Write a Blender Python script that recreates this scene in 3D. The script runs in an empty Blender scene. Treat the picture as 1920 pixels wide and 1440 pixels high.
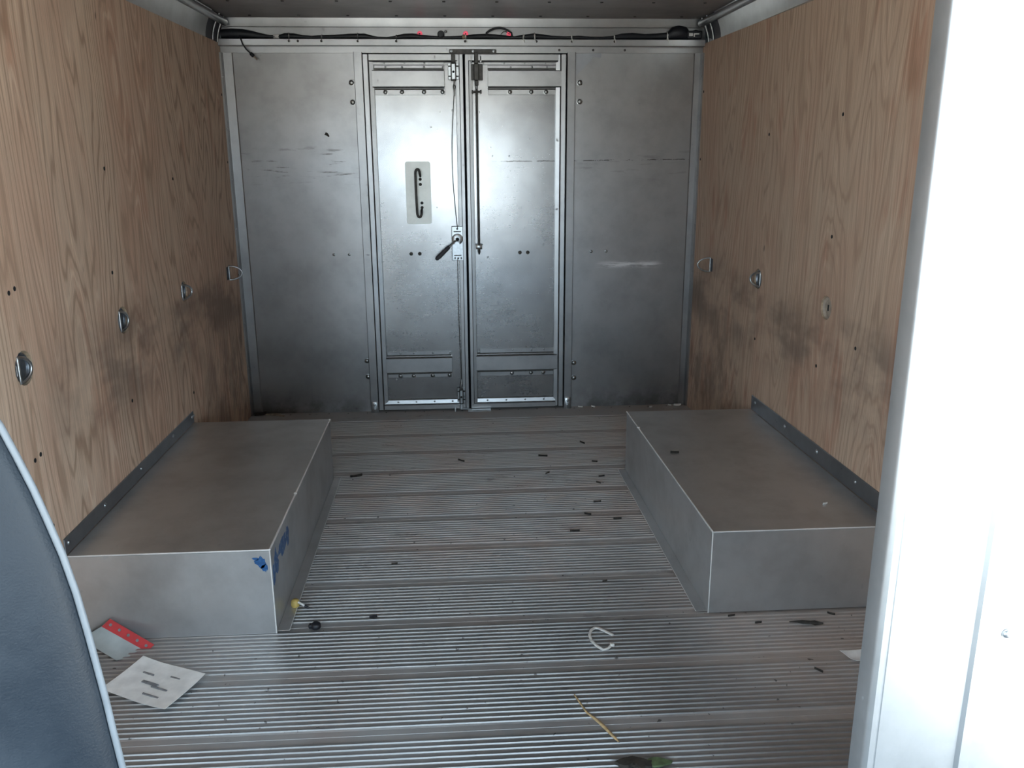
import bpy, bmesh, math, random
from mathutils import Vector, Matrix
random.seed(7)
SC = bpy.context.scene
COL = SC.collection
PI = math.pi

# ------------------------------------------------------------------ camera, sky, exposure
cam_d = bpy.data.cameras.new('camera')
cam = bpy.data.objects.new('camera', cam_d)
COL.objects.link(cam)
cam_d.sensor_width = 36.0
cam_d.lens = 1611.6 * 36.0 / 1920.0
cam_d.clip_start = 0.02
_yaw, _pitch, _roll = 0.0629, -0.2656, -0.0056
_f = Vector((math.sin(_yaw) * math.cos(_pitch), math.cos(_yaw) * math.cos(_pitch), math.sin(_pitch)))
_r = Vector((math.cos(_yaw), -math.sin(_yaw), 0))
_u = _r.cross(_f)
_r2 = math.cos(_roll) * _r + math.sin(_roll) * _u
_u2 = -math.sin(_roll) * _r + math.cos(_roll) * _u
cam.matrix_world = Matrix(((_r2.x, _u2.x, -_f.x, -0.0592), (_r2.y, _u2.y, -_f.y, -4.2787),
                           (_r2.z, _u2.z, -_f.z, 1.2972), (0, 0, 0, 1)))
SC.camera = cam

world = bpy.data.worlds.new('overcast_sky')
SC.world = world
world.use_nodes = True
_bg = world.node_tree.nodes['Background']
_bg.inputs['Color'].default_value = (0.67, 0.85, 1.0, 1)
_bg.inputs['Strength'].default_value = 1.0

sun_d = bpy.data.lights.new('sun', 'SUN')
sun_d.energy = 3.0
sun_d.angle = 0.02
sun_d.color = (1.0, 0.96, 0.9)
sun = bpy.data.objects.new('sun', sun_d)
COL.objects.link(sun)
sun.rotation_euler = (-math.radians(38), 0, 0)      # high, from behind the truck: it lights the ground ahead

SC.view_settings.view_transform = 'Standard'
SC.view_settings.look = 'None'
SC.view_settings.gamma = 1.0
SC.view_settings.use_curve_mapping = False
SC.view_settings.exposure = 3.35
SC.cycles.max_bounces = 14
SC.cycles.diffuse_bounces = 8
SC.cycles.glossy_bounces = 8
SC.cycles.sample_clamp_indirect = 6.0
SC.cycles.caustics_reflective = True


def portal(name, loc, rot, sx, sy):
    """guides sampling of the sky through an opening; gives no light of its own"""
    d = bpy.data.lights.new(name, 'AREA')
    d.shape = 'RECTANGLE'
    d.size, d.size_y = sx, sy
    d.cycles.is_portal = True
    o = bpy.data.objects.new(name, d)
    COL.objects.link(o)
    o.location = loc
    o.rotation_euler = rot
    return o


YB = -3.30          # rear face of the bulkhead between cab and cargo bay
YF = -5.25          # windscreen
WS0, WS1 = 0.56, 1.42
portal('windscreen_portal', (0, YF, (WS0 + WS1) / 2), (PI / 2, 0, 0), 2.1, WS1 - WS0)
portal('left_door_portal', (-1.13, -4.28, 0.92), (0, -PI / 2, 0), 1.86, 1.60)
portal('right_door_portal', (1.17, -4.28, 0.92), (0, PI / 2, 0), 1.86, 1.60)


# ------------------------------------------------------------------ materials
def lin(r, g, b):
    f = lambda c: (c / 255 / 12.92) if c <= 10 else ((c / 255 + 0.055) / 1.055) ** 2.4
    return (f(r), f(g), f(b), 1)


class NT:
    def __init__(s, name):
        s.m = bpy.data.materials.new(name)
        s.m.use_nodes = True
        s.t = s.m.node_tree
        s.b = s.t.nodes['Principled BSDF']
        s.pos = s.n('ShaderNodeNewGeometry').outputs['Position']

    def n(s, typ, **kw):
        x = s.t.nodes.new(typ)
        for k, v in kw.items():
            setattr(x, k, v)
        return x

    def put(s, sock, v):
        if hasattr(v, 'links'):
            s.t.links.new(v, sock)
        else:
            sock.default_value = v

    def math(s, op, a, b=0.0, c=None, clamp=False):
        x = s.n('ShaderNodeMath', operation=op, use_clamp=clamp)
        s.put(x.inputs[0], a)
        s.put(x.inputs[1], b)
        if c is not None:
            s.put(x.inputs[2], c)
        return x.outputs[0]

    def sep(s, v=None):
        x = s.n('ShaderNodeSeparateXYZ')
        s.put(x.inputs[0], s.pos if v is None else v)
        return x.outputs

    def comb(s, x, y, z):
        c = s.n('ShaderNodeCombineXYZ')
        s.put(c.inputs[0], x)
        s.put(c.inputs[1], y)
        s.put(c.inputs[2], z)
        return c.outputs[0]

    def scaled(s, sx, sy, sz, off=0.0):
        o = s.sep()
        return s.comb(s.math('MULTIPLY_ADD', o[0], sx, off), s.math('MULTIPLY_ADD', o[1], sy, off * 1.7),
                      s.math('MULTIPLY_ADD', o[2], sz, off * 0.6))

    def noise(s, vec=None, scale=5.0, detail=3.0, rough=0.5, dist=0.0):
        x = s.n('ShaderNodeTexNoise')
        s.put(x.inputs['Vector'], s.pos if vec is None else vec)
        x.inputs['Scale'].default_value = scale
        x.inputs['Detail'].default_value = detail
        x.inputs['Roughness'].default_value = rough
        x.inputs['Distortion'].default_value = dist
        return x.outputs['Fac']

    def ramp(s, fac, stops, interp='LINEAR'):
        x = s.n('ShaderNodeValToRGB')
        x.color_ramp.interpolation = interp
        e = x.color_ramp.elements
        while len(e) < len(stops):
            e.new(0.5)
        for i, (p, c) in enumerate(stops):
            e[i].position = p
            e[i].color = c if len(c) == 4 else (*c, 1)
        s.put(x.inputs[0], fac)
        return x.outputs[0]

    def remap(s, v, a, b, c=0.0, d=1.0, smooth=True):
        x = s.n('ShaderNodeMapRange', interpolation_type='SMOOTHSTEP' if smooth else 'LINEAR')
        s.put(x.inputs['Value'], v)
        for k, q in zip(('From Min', 'From Max', 'To Min', 'To Max'), (a, b, c, d)):
            x.inputs[k].default_value = q
        return x.outputs['Result']

    def mix(s, fac, a, b, blend='MIX'):
        x = s.n('ShaderNodeMix', data_type='RGBA', blend_type=blend)
        s.put(x.inputs[0], fac)
        s.put(x.inputs[6], a)
        s.put(x.inputs[7], b)
        return x.outputs[2]

    def bump(s, h, strength=0.2, dist=0.002):
        x = s.n('ShaderNodeBump')
        x.inputs['Strength'].default_value = strength
        x.inputs['Distance'].default_value = dist
        s.put(x.inputs['Height'], h)
        s.put(s.b.inputs['Normal'], x.outputs[0])

    def set(s, **kw):
        for k, v in kw.items():
            s.put(s.b.inputs[{'color': 'Base Color', 'rough': 'Roughness', 'metal': 'Metallic', 'spec': 'Specular IOR Level',
                              'coat': 'Coat Weight', 'emit': 'Emission Color', 'estr': 'Emission Strength'}[k]], v)
        return s.m

    def band(s, v, lo, hi, soft):
        return s.math('MULTIPLY', s.remap(v, lo - soft, lo + soft), s.remap(v, hi - soft, hi + soft, 1.0, 0.0))


def plain(name, c, rough=0.5, metal=0.0, var=0.12, scale=30.0, bump=0.0, spec=0.5):
    t = NT(name)
    n = t.noise(scale=scale, detail=4)
    dark = tuple(x * (1 - var) for x in c[:3]) + (1,)
    lite = tuple(min(1, x * (1 + var)) for x in c[:3]) + (1,)
    t.set(color=t.ramp(n, [(0.3, dark), (0.7, lite)]), rough=t.remap(n, 0.2, 0.8, max(0.02, rough - 0.06), rough + 0.06), metal=metal, spec=spec)
    if bump:
        t.bump(n, bump)
    return t.m


def sheet_metal(name, c, rough, dirt=0.15, seed=0.0, grain='x', wobble=0.1, scuffs=False, dirtc=None, metal=1.0):
    t = NT(name)
    big = t.noise(t.scaled(1.3, 1.3, 1.3, seed), scale=1.0, detail=4, rough=0.6)
    blot = t.noise(t.scaled(7, 7, 7, seed + 3), scale=1.0, detail=5, rough=0.65)
    if grain == 'x':
        g = t.noise(t.scaled(4, 4, 260, seed), scale=1.0, detail=2)
    elif grain == 'z':
        g = t.noise(t.scaled(260, 260, 4, seed), scale=1.0, detail=2)
    else:
        g = t.noise(t.scaled(200, 5, 200, seed), scale=1.0, detail=2)
    fine = t.noise(t.scaled(60, 60, 60, seed), scale=1.0, detail=3, rough=0.7)
    base = t.mix(t.remap(blot, 0.35, 0.75), c, tuple(x * 0.82 for x in c[:3]) + (1,))
    dm = t.math('MULTIPLY', t.remap(big, 0.42, 0.75), dirt * 2, clamp=True)
    base = t.mix(dm, base, dirtc or (0.16, 0.14, 0.125, 1))
    speck = t.remap(t.noise(t.scaled(38, 38, 38, seed + 9), scale=1.0, detail=1), 0.74, 0.79)
    r = t.math('ADD', rough, t.math('MULTIPLY', t.math('SUBTRACT', big, 0.5), 0.12))
    r = t.math('ADD', r, t.math('MULTIPLY', t.math('SUBTRACT', g, 0.5), 0.02))
    r = t.math('ADD', r, t.math('MULTIPLY', t.math('SUBTRACT', fine, 0.5), 0.03))
    r = t.math('ADD', r, t.math('MULTIPLY', speck, 0.25), clamp=True)
    mt = metal
    if scuffs:
        o = t.sep()
        z, x = o[2], o[0]
        sn = t.noise(t.scaled(6, 6, 55, 4.2), scale=1.0, detail=5, rough=0.7)
        m1 = t.math('MULTIPLY', t.band(z, 1.17, 1.30, 0.05), t.remap(sn, 0.56, 0.66))
        side = t.remap(t.math('ABSOLUTE', x), 0.45, 0.6)
        lside = t.remap(x, -0.4, -0.5)
        m1 = t.math('MULTIPLY', t.math('MULTIPLY', m1, side), t.math('MULTIPLY_ADD', lside, 0.6, 0.25))
        base = t.mix(m1, base, (0.13, 0.115, 0.105, 1))
        ln = t.noise(t.scaled(14, 1, 30, 8), scale=1.0, detail=4, rough=0.8)
        zl = t.math('ADD', t.math('MULTIPLY_ADD', x, 0.006, 1.243), t.math('MULTIPLY', t.math('SUBTRACT', ln, 0.5), 0.012))
        d = t.math('ABSOLUTE', t.math('SUBTRACT', z, zl))
        m2 = t.math('MULTIPLY', t.remap(d, 0.0012, 0.0035, 1.0, 0.0), t.remap(ln, 0.42, 0.52))
        m2 = t.math('MULTIPLY', m2, t.remap(x, 0.08, 0.2))
        base = t.mix(t.math('MULTIPLY', m2, 0.8), base, (0.07, 0.065, 0.06, 1))
        # pale rubbed patch low on the right-hand sheet, and long shallow scratches
        m3 = t.math('MULTIPLY', t.band(x, 0.66, 0.95, 0.04), t.band(z, 0.728, 0.752, 0.012))
        m3 = t.math('MULTIPLY', m3, t.remap(t.noise(t.scaled(10, 10, 90, 1), scale=1.0, detail=5, rough=0.7), 0.38, 0.55))
        base = t.mix(t.math('MULTIPLY', m3, 0.8), base, (0.9, 0.9, 0.9, 1))
        mt = t.math('MULTIPLY_ADD', m3, -0.7, metal)
        # grime climbing from the floor
        m4 = t.math('MULTIPLY', t.math('MULTIPLY', t.remap(z, 0.0, 0.16, 1.0, 0.0), side), t.remap(blot, 0.3, 0.6, 0.4, 1.0))
        base = t.mix(t.math('MULTIPLY', m4, 0.75), base, (0.09, 0.08, 0.075, 1))
        r = t.math('ADD', r, t.math('MULTIPLY', t.math('ADD', m1, m4), 0.2), clamp=True)
    t.set(color=base, rough=r, metal=mt)
    h = t.math('ADD', t.math('MULTIPLY', big, 8.0), t.math('MULTIPLY', g, 0.004))
    t.bump(h, wobble, 0.004)
    return t.m


def plywood(name, seed, red, gain=1.0, contrast=1.0):
    t = NT(name)
    o = t.sep()
    y, z = o[1], o[2]
    oi = t.n('ShaderNodeObjectInfo').outputs['Random']
    sd = t.math('MULTIPLY_ADD', oi, 37.0, seed)
    n1 = t.noise(t.comb(t.math('MULTIPLY', y, 3.2), t.math('MULTIPLY', z, 0.55), sd), scale=1.0, detail=2.5, rough=0.45, dist=0.25)
    n2 = t.noise(t.comb(t.math('MULTIPLY', y, 16), t.math('MULTIPLY', z, 1.2), sd), scale=1.0, detail=2, rough=0.5)
    ph = t.math('ADD', t.math('MULTIPLY', y, 26.0), t.math('ADD', t.math('MULTIPLY', n1, 46.0), t.math('MULTIPLY', n2, 3.2)))
    ring = t.math('PINGPONG', ph, 1.0)
    fib = t.noise(t.comb(t.math('MULTIPLY', y, 330), t.math('MULTIPLY', z, 5.0), sd), scale=1.0, detail=2)
    tone = t.noise(t.comb(t.math('MULTIPLY', y, 4.5), t.math('MULTIPLY', z, 1.1), t.math('ADD', sd, 5)), scale=1.0, detail=3, rough=0.55)
    tone2 = t.noise(t.comb(t.math('MULTIPLY', y, 9.0), t.math('MULTIPLY', z, 2.4), t.math('ADD', sd, 11)), scale=1.0, detail=3, rough=0.55)
    early = t.mix(t.remap(tone, 0.4, 0.62), (0.66, 0.505, 0.39, 1), (0.62, 0.435, 0.33, 1))
    early = t.mix(t.remap(tone2, 0.55, 0.70, 0.0, red), early, (0.57, 0.345, 0.25, 1))
    early = t.mix(t.remap(tone2, 0.42, 0.28, 0.0, 0.55), early, (0.68, 0.545, 0.425, 1))
    late = t.remap(ring, 0.60, 0.97)
    str_ = t.remap(tone, 0.3, 0.7, 0.85, 0.45)
    col = t.mix(t.math('MULTIPLY', t.math('MULTIPLY', late, str_), contrast), early, (0.34, 0.215, 0.145, 1))
    pale = t.math('MULTIPLY', t.remap(ring, 0.30, 0.05), t.remap(tone2, 0.40, 0.60, 0.15 * contrast, 0.7 * contrast))
    col = t.mix(pale, col, (0.80, 0.66, 0.53, 1))
    col = t.mix(t.remap(fib, 0.30, 0.75, 0.0, 0.38), col, (0.26, 0.19, 0.15, 1))
    # knots / small dark nicks
    kn = t.noise(t.comb(t.math('MULTIPLY', y, 26), t.math('MULTIPLY', z, 9), sd), scale=1.0, detail=1)
    col = t.mix(t.remap(kn, 0.80, 0.84, 0, 0.7), col, (0.09, 0.06, 0.045, 1))
    # cargo rub: grey smudged belt where loads touched the wall
    rub = t.noise(t.comb(t.math('MULTIPLY', y, 2.3), t.math('MULTIPLY', z, 4.0), seed + 40.0), scale=1.0, detail=4, rough=0.6)
    belt = t.math('MULTIPLY', t.band(z, 0.50, 0.78, 0.10), t.remap(rub, 0.38, 0.62))
    belt = t.math('MULTIPLY', belt, t.math('MULTIPLY', t.remap(y, -2.15, -1.9), 0.62))
    col = t.mix(belt, col, (0.135, 0.105, 0.095, 1))
    # dirty far lower corner
    far = t.math('MULTIPLY', t.remap(y, -0.95, -0.5), t.remap(z, 0.75, 0.35))
    far = t.math('MULTIPLY', far, t.remap(t.noise(t.scaled(9, 9, 5, seed), scale=1.0, detail=5, rough=0.65), 0.38, 0.62))
    col = t.mix(t.math('MULTIPLY', far, 0.5), col, (0.11, 0.085, 0.075, 1))
    col = t.mix(1.0, col, (gain, gain * 0.965, gain * 0.92, 1), 'MULTIPLY')
    t.set(color=col, rough=t.remap(fib, 0.2, 0.8, 0.55, 0.75), spec=0.35)
    t.bump(t.math('ADD', t.math('MULTIPLY', fib, 0.5), t.math('MULTIPLY', late, -0.4)), 0.25, 0.0012)
    return t.m


def floor_metal():
    t = NT('floor_aluminium')
    o = t.sep()
    big = t.noise(t.scaled(1.6, 2.2, 1), scale=1.0, detail=5, rough=0.65)
    blot = t.noise(t.scaled(9, 9, 9, 2), scale=1.0, detail=6, rough=0.7)
    st = t.noise(t.scaled(3, 150, 1, 5), scale=1.0, detail=3)
    # dirt packs down between the ribs and lies over the worn far planks and the right-hand side
    low = t.remap(o[2], 0.0016, -0.0008)
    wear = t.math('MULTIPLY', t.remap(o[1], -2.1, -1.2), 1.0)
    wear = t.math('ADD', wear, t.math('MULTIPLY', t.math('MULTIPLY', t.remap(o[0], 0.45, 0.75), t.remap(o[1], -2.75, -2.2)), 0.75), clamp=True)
    dirt = t.math('ADD', t.math('MULTIPLY', low, 0.5), t.math('MULTIPLY', t.remap(big, 0.42, 0.72), 0.3))
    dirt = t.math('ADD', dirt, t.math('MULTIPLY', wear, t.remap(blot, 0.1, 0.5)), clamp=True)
    dirt = t.math('ADD', dirt, t.math('MULTIPLY', t.remap(blot, 0.62, 0.75), 0.5), clamp=True)
    base = t.mix(t.remap(blot, 0.3, 0.7), (0.36, 0.365, 0.37, 1), (0.30, 0.305, 0.31, 1))
    dirt_bounce_col = t.mix(t.remap(t.noise(t.scaled(4, 4, 4, 7), scale=1.0, detail=3), 0.45, 0.65), (0.44, 0.445, 0.45, 1), (0.45, 0.41, 0.395, 1))
    dirt_bounce_col = t.mix(t.math('MULTIPLY', t.remap(o[0], 0.2, 0.9), t.remap(blot, 0.2, 0.6, 0.25, 0.7)), dirt_bounce_col, (0.40, 0.32, 0.27, 1))  # browner to the right: light bounced off the plywood, painted in
    spot = t.noise(t.scaled(5, 7, 5, 12), scale=1.0, detail=6, rough=0.75)
    dirt_bounce_col = t.mix(t.remap(spot, 0.58, 0.70, 0, 0.55), dirt_bounce_col, (0.17, 0.15, 0.145, 1))
    col = t.mix(dirt, base, dirt_bounce_col)
    sp = t.noise(t.scaled(55, 55, 55, 3), scale=1.0, detail=2)
    col = t.mix(t.remap(sp, 0.71, 0.76, 0, 0.8), col, (0.05, 0.045, 0.04, 1))
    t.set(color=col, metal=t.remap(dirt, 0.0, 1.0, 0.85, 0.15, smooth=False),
          rough=t.math('ADD', t.remap(dirt, 0.0, 1.0, 0.42, 0.58, smooth=False), t.math('MULTIPLY', t.math('SUBTRACT', st, 0.5), 0.12)))
    t.bump(t.math('ADD', blot, t.math('MULTIPLY', st, 0.4)), 0.18, 0.0012)
    return t.m


M = {}
M['back'] = sheet_metal('mill_aluminium_back', (0.43, 0.435, 0.44, 1), 0.36, 0.16, 1.0, 'x', 0.10, scuffs=True, metal=0.9)
M['door'] = sheet_metal('mill_aluminium_door', (0.41, 0.413, 0.416, 1), 0.27, 0.10, 5.0, 'x', 0.08, scuffs=True, metal=0.95)
M['frame'] = sheet_metal('extruded_aluminium', (0.40, 0.405, 0.41, 1), 0.36, 0.06, 9.0, 'z', 0.04)
M['frame_h'] = sheet_metal('extruded_aluminium_rail', (0.44, 0.445, 0.45, 1), 0.36, 0.06, 11.0, 'x', 0.04)
M['box'] = sheet_metal('wheel_box_aluminium', (0.62, 0.63, 0.64, 1), 0.36, 0.14, 15.0, 'y', 0.05, metal=0.72)
M['edge'] = sheet_metal('worn_bright_edge', (0.86, 0.86, 0.85, 1), 0.45, 0.03, 2.0, 'y', 0.03, metal=0.3)
M['flange'] = sheet_metal('grey_flange', (0.42, 0.44, 0.47, 1), 0.45, 0.10, 4.0, 'y', 0.04)
M['ceiling'] = sheet_metal('ceiling_sheet', (0.55, 0.515, 0.505, 1), 0.42, 0.20, 21.0, 'y', 0.08)
M['cove'] = sheet_metal('cove_sheet', (0.64, 0.645, 0.64, 1), 0.34, 0.12, 23.0, 'y', 0.08)
M['bulk'] = sheet_metal('bulkhead_aluminium', (0.47, 0.49, 0.505, 1), 0.42, 0.0, 31.0, 'z', 0.03, metal=0.9)
M['plyL'] = plywood('fir_plywood_left', 3.0, 0.75, 1.16, 0.9)
M['plyR'] = plywood('fir_plywood_right', 19.0, 0.95, 0.96, 0.55)
M['plyedge'] = plain('plywood_cut_edge', (0.52, 0.40, 0.28, 1), 0.75, var=0.2, scale=120)
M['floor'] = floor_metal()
M['header'] = sheet_metal('header_sheet', (0.33, 0.33, 0.332, 1), 0.34, 0.1, 17.0, 'x', 0.05)
M['hplate'] = sheet_metal('handle_plate_metal', (0.50, 0.50, 0.47, 1), 0.42, 0.05, 14.0, 'z', 0.02, metal=0.9)
M['zinc'] = plain('zinc_plated_steel', (0.52, 0.55, 0.57, 1), 0.33, 1.0, 0.18, 60)
M['darksteel'] = plain('dark_steel', (0.075, 0.072, 0.066, 1), 0.45, 0.35, 0.35, 60)
M['bolt'] = plain('grey_bolt_steel', (0.36, 0.37, 0.37, 1), 0.32, 1.0, 0.25, 90)
M['pan'] = plain('blued_steel_pan', (0.22, 0.25, 0.29, 1), 0.35, 0.8, 0.3, 50)
M['black'] = plain('black_plastic', (0.012, 0.013, 0.018, 1), 0.5, 0.0, 0.3, 60, 0.1)
M['rubber'] = plain('black_rubber_gap', (0.008, 0.009, 0.012, 1), 0.8, 0.0, 0.3, 40)
M['grip'] = plain('grey_rubber_grip', (0.06, 0.06, 0.07, 1), 0.55, 0.0, 0.3, 80, 0.2)
M['whiteplastic'] = plain('white_plastic', (0.72, 0.71, 0.68, 1), 0.45, 0.0, 0.1, 60)
M['tan'] = plain('tan_tape', (0.36, 0.27, 0.16, 1), 0.7, 0.0, 0.2, 60)
M['paper'] = plain('dirty_white_paper', (0.80, 0.81, 0.81, 1), 0.85, 0.0, 0.12, 25, 0.1)
M['paper2'] = plain('grey_green_paper', (0.40, 0.45, 0.46, 1), 0.85, 0.0, 0.12, 25, 0.1)
M['redprint'] = plain('red_printed_edge', (0.52, 0.045, 0.05, 1), 0.7, 0.0, 0.12, 40)
M['ink'] = plain('faded_black_ink', (0.22, 0.225, 0.24, 1), 0.8, 0.0, 0.3, 60)
_t = NT('blue_paint')
_n = _t.noise(scale=70, detail=4, rough=0.7)
_t.set(color=_t.ramp(_n, [(0.36, (0.30, 0.33, 0.36, 1)), (0.44, (0.02, 0.11, 0.30, 1)), (0.62, (0.012, 0.07, 0.20, 1)), (0.70, (0.30, 0.36, 0.42, 1))]), rough=0.4)
M['bluepaint'] = _t.m
M['leaf'] = plain('dry_dark_leaf', (0.035, 0.03, 0.025, 1), 0.8, 0.0, 0.5, 90)
M['green'] = plain('green_leaf', (0.09, 0.13, 0.06, 1), 0.7, 0.0, 0.4, 60)
M['straw'] = plain('dry_straw', (0.50, 0.36, 0.19, 1), 0.7, 0.0, 0.3, 90)
M['yellow'] = plain('yellow_plastic', (0.58, 0.43, 0.13, 1), 0.5, 0.0, 0.2, 80)
M['wood'] = plain('bare_wood_splint', (0.38, 0.32, 0.26, 1), 0.75, 0.0, 0.25, 60)
M['trimdark'] = plain('cab_grey_paint', (0.22, 0.225, 0.235, 1), 0.5, 0.0, 0.1, 20)
M['asphalt'] = plain('pale_concrete', (0.52, 0.48, 0.42, 1), 0.9, 0.0, 0.2, 12)
_t = NT('red_lens')
_t.set(color=(0.75, 0.10, 0.16, 1), rough=0.35, emit=(1.0, 0.16, 0.24, 1), estr=0.05)  # faint emission stands in for daylight shining through the lens
M['redlens'] = _t.m
_t = NT('seat_vinyl')
_n = _t.noise(scale=420, detail=2)
_n2 = _t.noise(scale=7, detail=5, rough=0.7)
_t.set(color=_t.ramp(_n2, [(0.3, (0.011, 0.017, 0.025, 1)), (0.7, (0.022, 0.030, 0.040, 1))]), rough=_t.remap(_n2, 0.3, 0.7, 0.42, 0.58), spec=0.28)
_t.bump(_t.math('ADD', _n, _t.math('MULTIPLY', _n2, 1.5)), 0.25, 0.0015)
M['vinyl'] = _t.m
M['piping'] = plain('pale_piping', (0.16, 0.18, 0.20, 1), 0.4, 0.0, 0.08, 40)


# ------------------------------------------------------------------ mesh helpers
class MB:
    def __init__(s):
        s.b = bmesh.new()
        s.ang = 32

    def box(s, x0, x1, y0, y1, z0, z1, bev=0.0):
        r = bmesh.ops.create_cube(s.b, size=1.0)
        vs = r['verts']
        for v in vs:
            v.co = Vector(((x0 + x1) / 2 + v.co.x * (x1 - x0), (y0 + y1) / 2 + v.co.y * (y1 - y0), (z0 + z1) / 2 + v.co.z * (z1 - z0)))
        if bev:
            es = list({e for v in vs for e in v.link_edges})
            bmesh.ops.bevel(s.b, geom=es, offset=bev, segments=1, affect='EDGES', profile=0.5)
        return s

    def prism(s, pts, axis, a0, a1):
        """closed polygon extruded along an axis; pts are the two other coordinates in xyz order"""
        def co(p, a):
            return {'x': (a, p[0], p[1]), 'y': (p[0], a, p[1]), 'z': (p[0], p[1], a)}[axis]
        A = [s.b.verts.new(co(p, a0)) for p in pts]
        B = [s.b.verts.new(co(p, a1)) for p in pts]
        n = len(pts)
        for i in range(n):
            s.b.faces.new((A[i], A[(i + 1) % n], B[(i + 1) % n], B[i]))
        s.b.faces.new(A[::-1])
        s.b.faces.new(B)
        bmesh.ops.recalc_face_normals(s.b, faces=s.b.faces[:])
        return s

    def tube(s, pts, r, seg=8, closed=False, flat=1.0):
        s.ang = 62
        pts = [Vector(p) for p in pts]
        n = len(pts)
        rs = r if isinstance(r, (list, tuple)) else [r] * n
        rings = []
        ref = None
        for i, p in enumerate(pts):
            if closed:
                t = pts[(i + 1) % n] - pts[i - 1]
            else:
                t = pts[min(i + 1, n - 1)] - pts[max(i - 1, 0)]
            t.normalize()
            if ref is None:
                ref = Vector((0, 0, 1)) if abs(t.z) < 0.9 else Vector((1, 0, 0))
            u = ref - t * ref.dot(t)
            u.normalize()
            ref = u
            w = t.cross(u)
            rings.append([s.b.verts.new(p + (u * math.cos(2 * PI * k / seg) * flat + w * math.sin(2 * PI * k / seg)) * rs[i]) for k in range(seg)])
        m = n if closed else n - 1
        for i in range(m):
            a, b = rings[i], rings[(i + 1) % n]
            for k in range(seg):
                s.b.faces.new((a[k], a[(k + 1) % seg], b[(k + 1) % seg], b[k]))
        if not closed:
            s.b.faces.new(rings[0][::-1])
            s.b.faces.new(rings[-1])
        return s

    def lathe(s, prof, c, axis, seg=16):
        """prof: (radius, height along axis); closed at the ends"""
        s.ang = max(s.ang, 50)
        ax = Vector(axis).normalized()
        u = Vector((0, 0, 1)) if abs(ax.z) < 0.9 else Vector((1, 0, 0))
        u = (u - ax * u.dot(ax)).normalized()
        w = ax.cross(u)
        c = Vector(c)
        rings = []
        for r, h in prof:
            if r < 1e-6:
                rings.append([s.b.verts.new(c + ax * h)])
            else:
                rings.append([s.b.verts.new(c + ax * h + (u * math.cos(2 * PI * k / seg) + w * math.sin(2 * PI * k / seg)) * r) for k in range(seg)])
        for a, b in zip(rings, rings[1:]):
            for k in range(seg):
                k2 = (k + 1) % seg
                if len(a) == 1 and len(b) == 1:
                    continue
                if len(a) == 1:
                    s.b.faces.new((a[0], b[k], b[k2]))
                elif len(b) == 1:
                    s.b.faces.new((a[k], b[0], a[k2]))
                else:
                    s.b.faces.new((a[k], b[k], b[k2], a[k2]))
        return s

    def bolt(s, c, axis, r=0.010, h=0.006):
        """domed bolt head on a washer"""
        return s.lathe([(0, 0), (r * 1.25, 0), (r * 1.25, h * 0.25), (r, h * 0.3), (r * 0.9, h * 0.7), (r * 0.5, h), (0, h * 1.05)], c, axis, 12)

    def build(s, name, mat, parent=None, smooth=True, loc=None):
        bmesh.ops.recalc_face_normals(s.b, faces=s.b.faces[:])
        me = bpy.data.meshes.new(name)
        s.b.to_mesh(me)
        s.b.free()
        for m in (mat if isinstance(mat, (list, tuple)) else [mat]):
            me.materials.append(m)
        if smooth:
            me.polygons.foreach_set('use_smooth', [True] * len(me.polygons))
            me.set_sharp_from_angle(angle=math.radians(s.ang))
        o = bpy.data.objects.new(name, me)
        COL.objects.link(o)
        o.parent = parent
        if loc:
            o.location = loc
        return o


def tag(o, label=None, cat=None, group=None, kind=None):
    for k, v in (('label', label), ('category', cat), ('group', group), ('kind', kind)):
        if v:
            o[k] = v
    return o


def thing(name, label, cat, loc=(0, 0, 0), rz=0.0, group=None, kind=None):
    o = bpy.data.objects.new(name, None)
    o.empty_display_size = 0.05
    COL.objects.link(o)
    o.location = loc
    o.rotation_euler = (0, 0, rz)
    return tag(o, label, cat, group, kind)


def again(o, loc, parent=None):
    c = o.copy()
    COL.objects.link(c)
    c.location = loc
    if parent is not None:
        c.parent = parent
    return c


# ------------------------------------------------------------------ the setting: floor
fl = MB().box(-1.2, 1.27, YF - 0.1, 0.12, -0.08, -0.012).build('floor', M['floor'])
tag(fl, 'ribbed aluminium plank floor running to the rear doors', 'floor', kind='structure')


def plank_mesh():
    P = 0.24
    prof = [(0.0, -0.012), (0.0, -0.0035), (-0.0012, -0.0015), (-0.018, -0.0015)]
    n = 11
    pitch = (P - 0.040) / n
    for i in range(n):
        y = -0.020 - i * pitch
        prof += [(y - 0.0035, 0.0), (y - 0.0055, 0.0028), (y - 0.0115, 0.0028), (y - 0.0135, 0.0)]
    prof += [(-P + 0.020, -0.0015), (-P + 0.0012, -0.0015), (-P, -0.0035), (-P, -0.012)]
    return MB().prism(prof, 'x', -1.12, 1.18)


plank0 = None
for k in range(13):
    y = -0.165 - 0.24 * k
    if plank0 is None:
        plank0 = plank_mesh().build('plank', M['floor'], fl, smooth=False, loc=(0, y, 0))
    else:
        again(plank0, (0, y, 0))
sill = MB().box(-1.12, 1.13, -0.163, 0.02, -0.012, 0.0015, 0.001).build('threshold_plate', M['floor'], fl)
sv = MB()
for i in range(22):
    sv.lathe([(0, 0.0015), (0.004, 0.0015), (0.003, 0.003), (0, 0.0032)], (-1.02 + i * 0.097, -0.028, 0), (0, 0, 1), 8)
tag(sv.build('threshold_screws', M['darksteel'], fl), kind='stuff')
MB().box(-1.2, 1.27, YF, YB - 0.02, -0.012, 0.0, 0.002).build('cab_floor_mat', M['grip'], fl)


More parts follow.
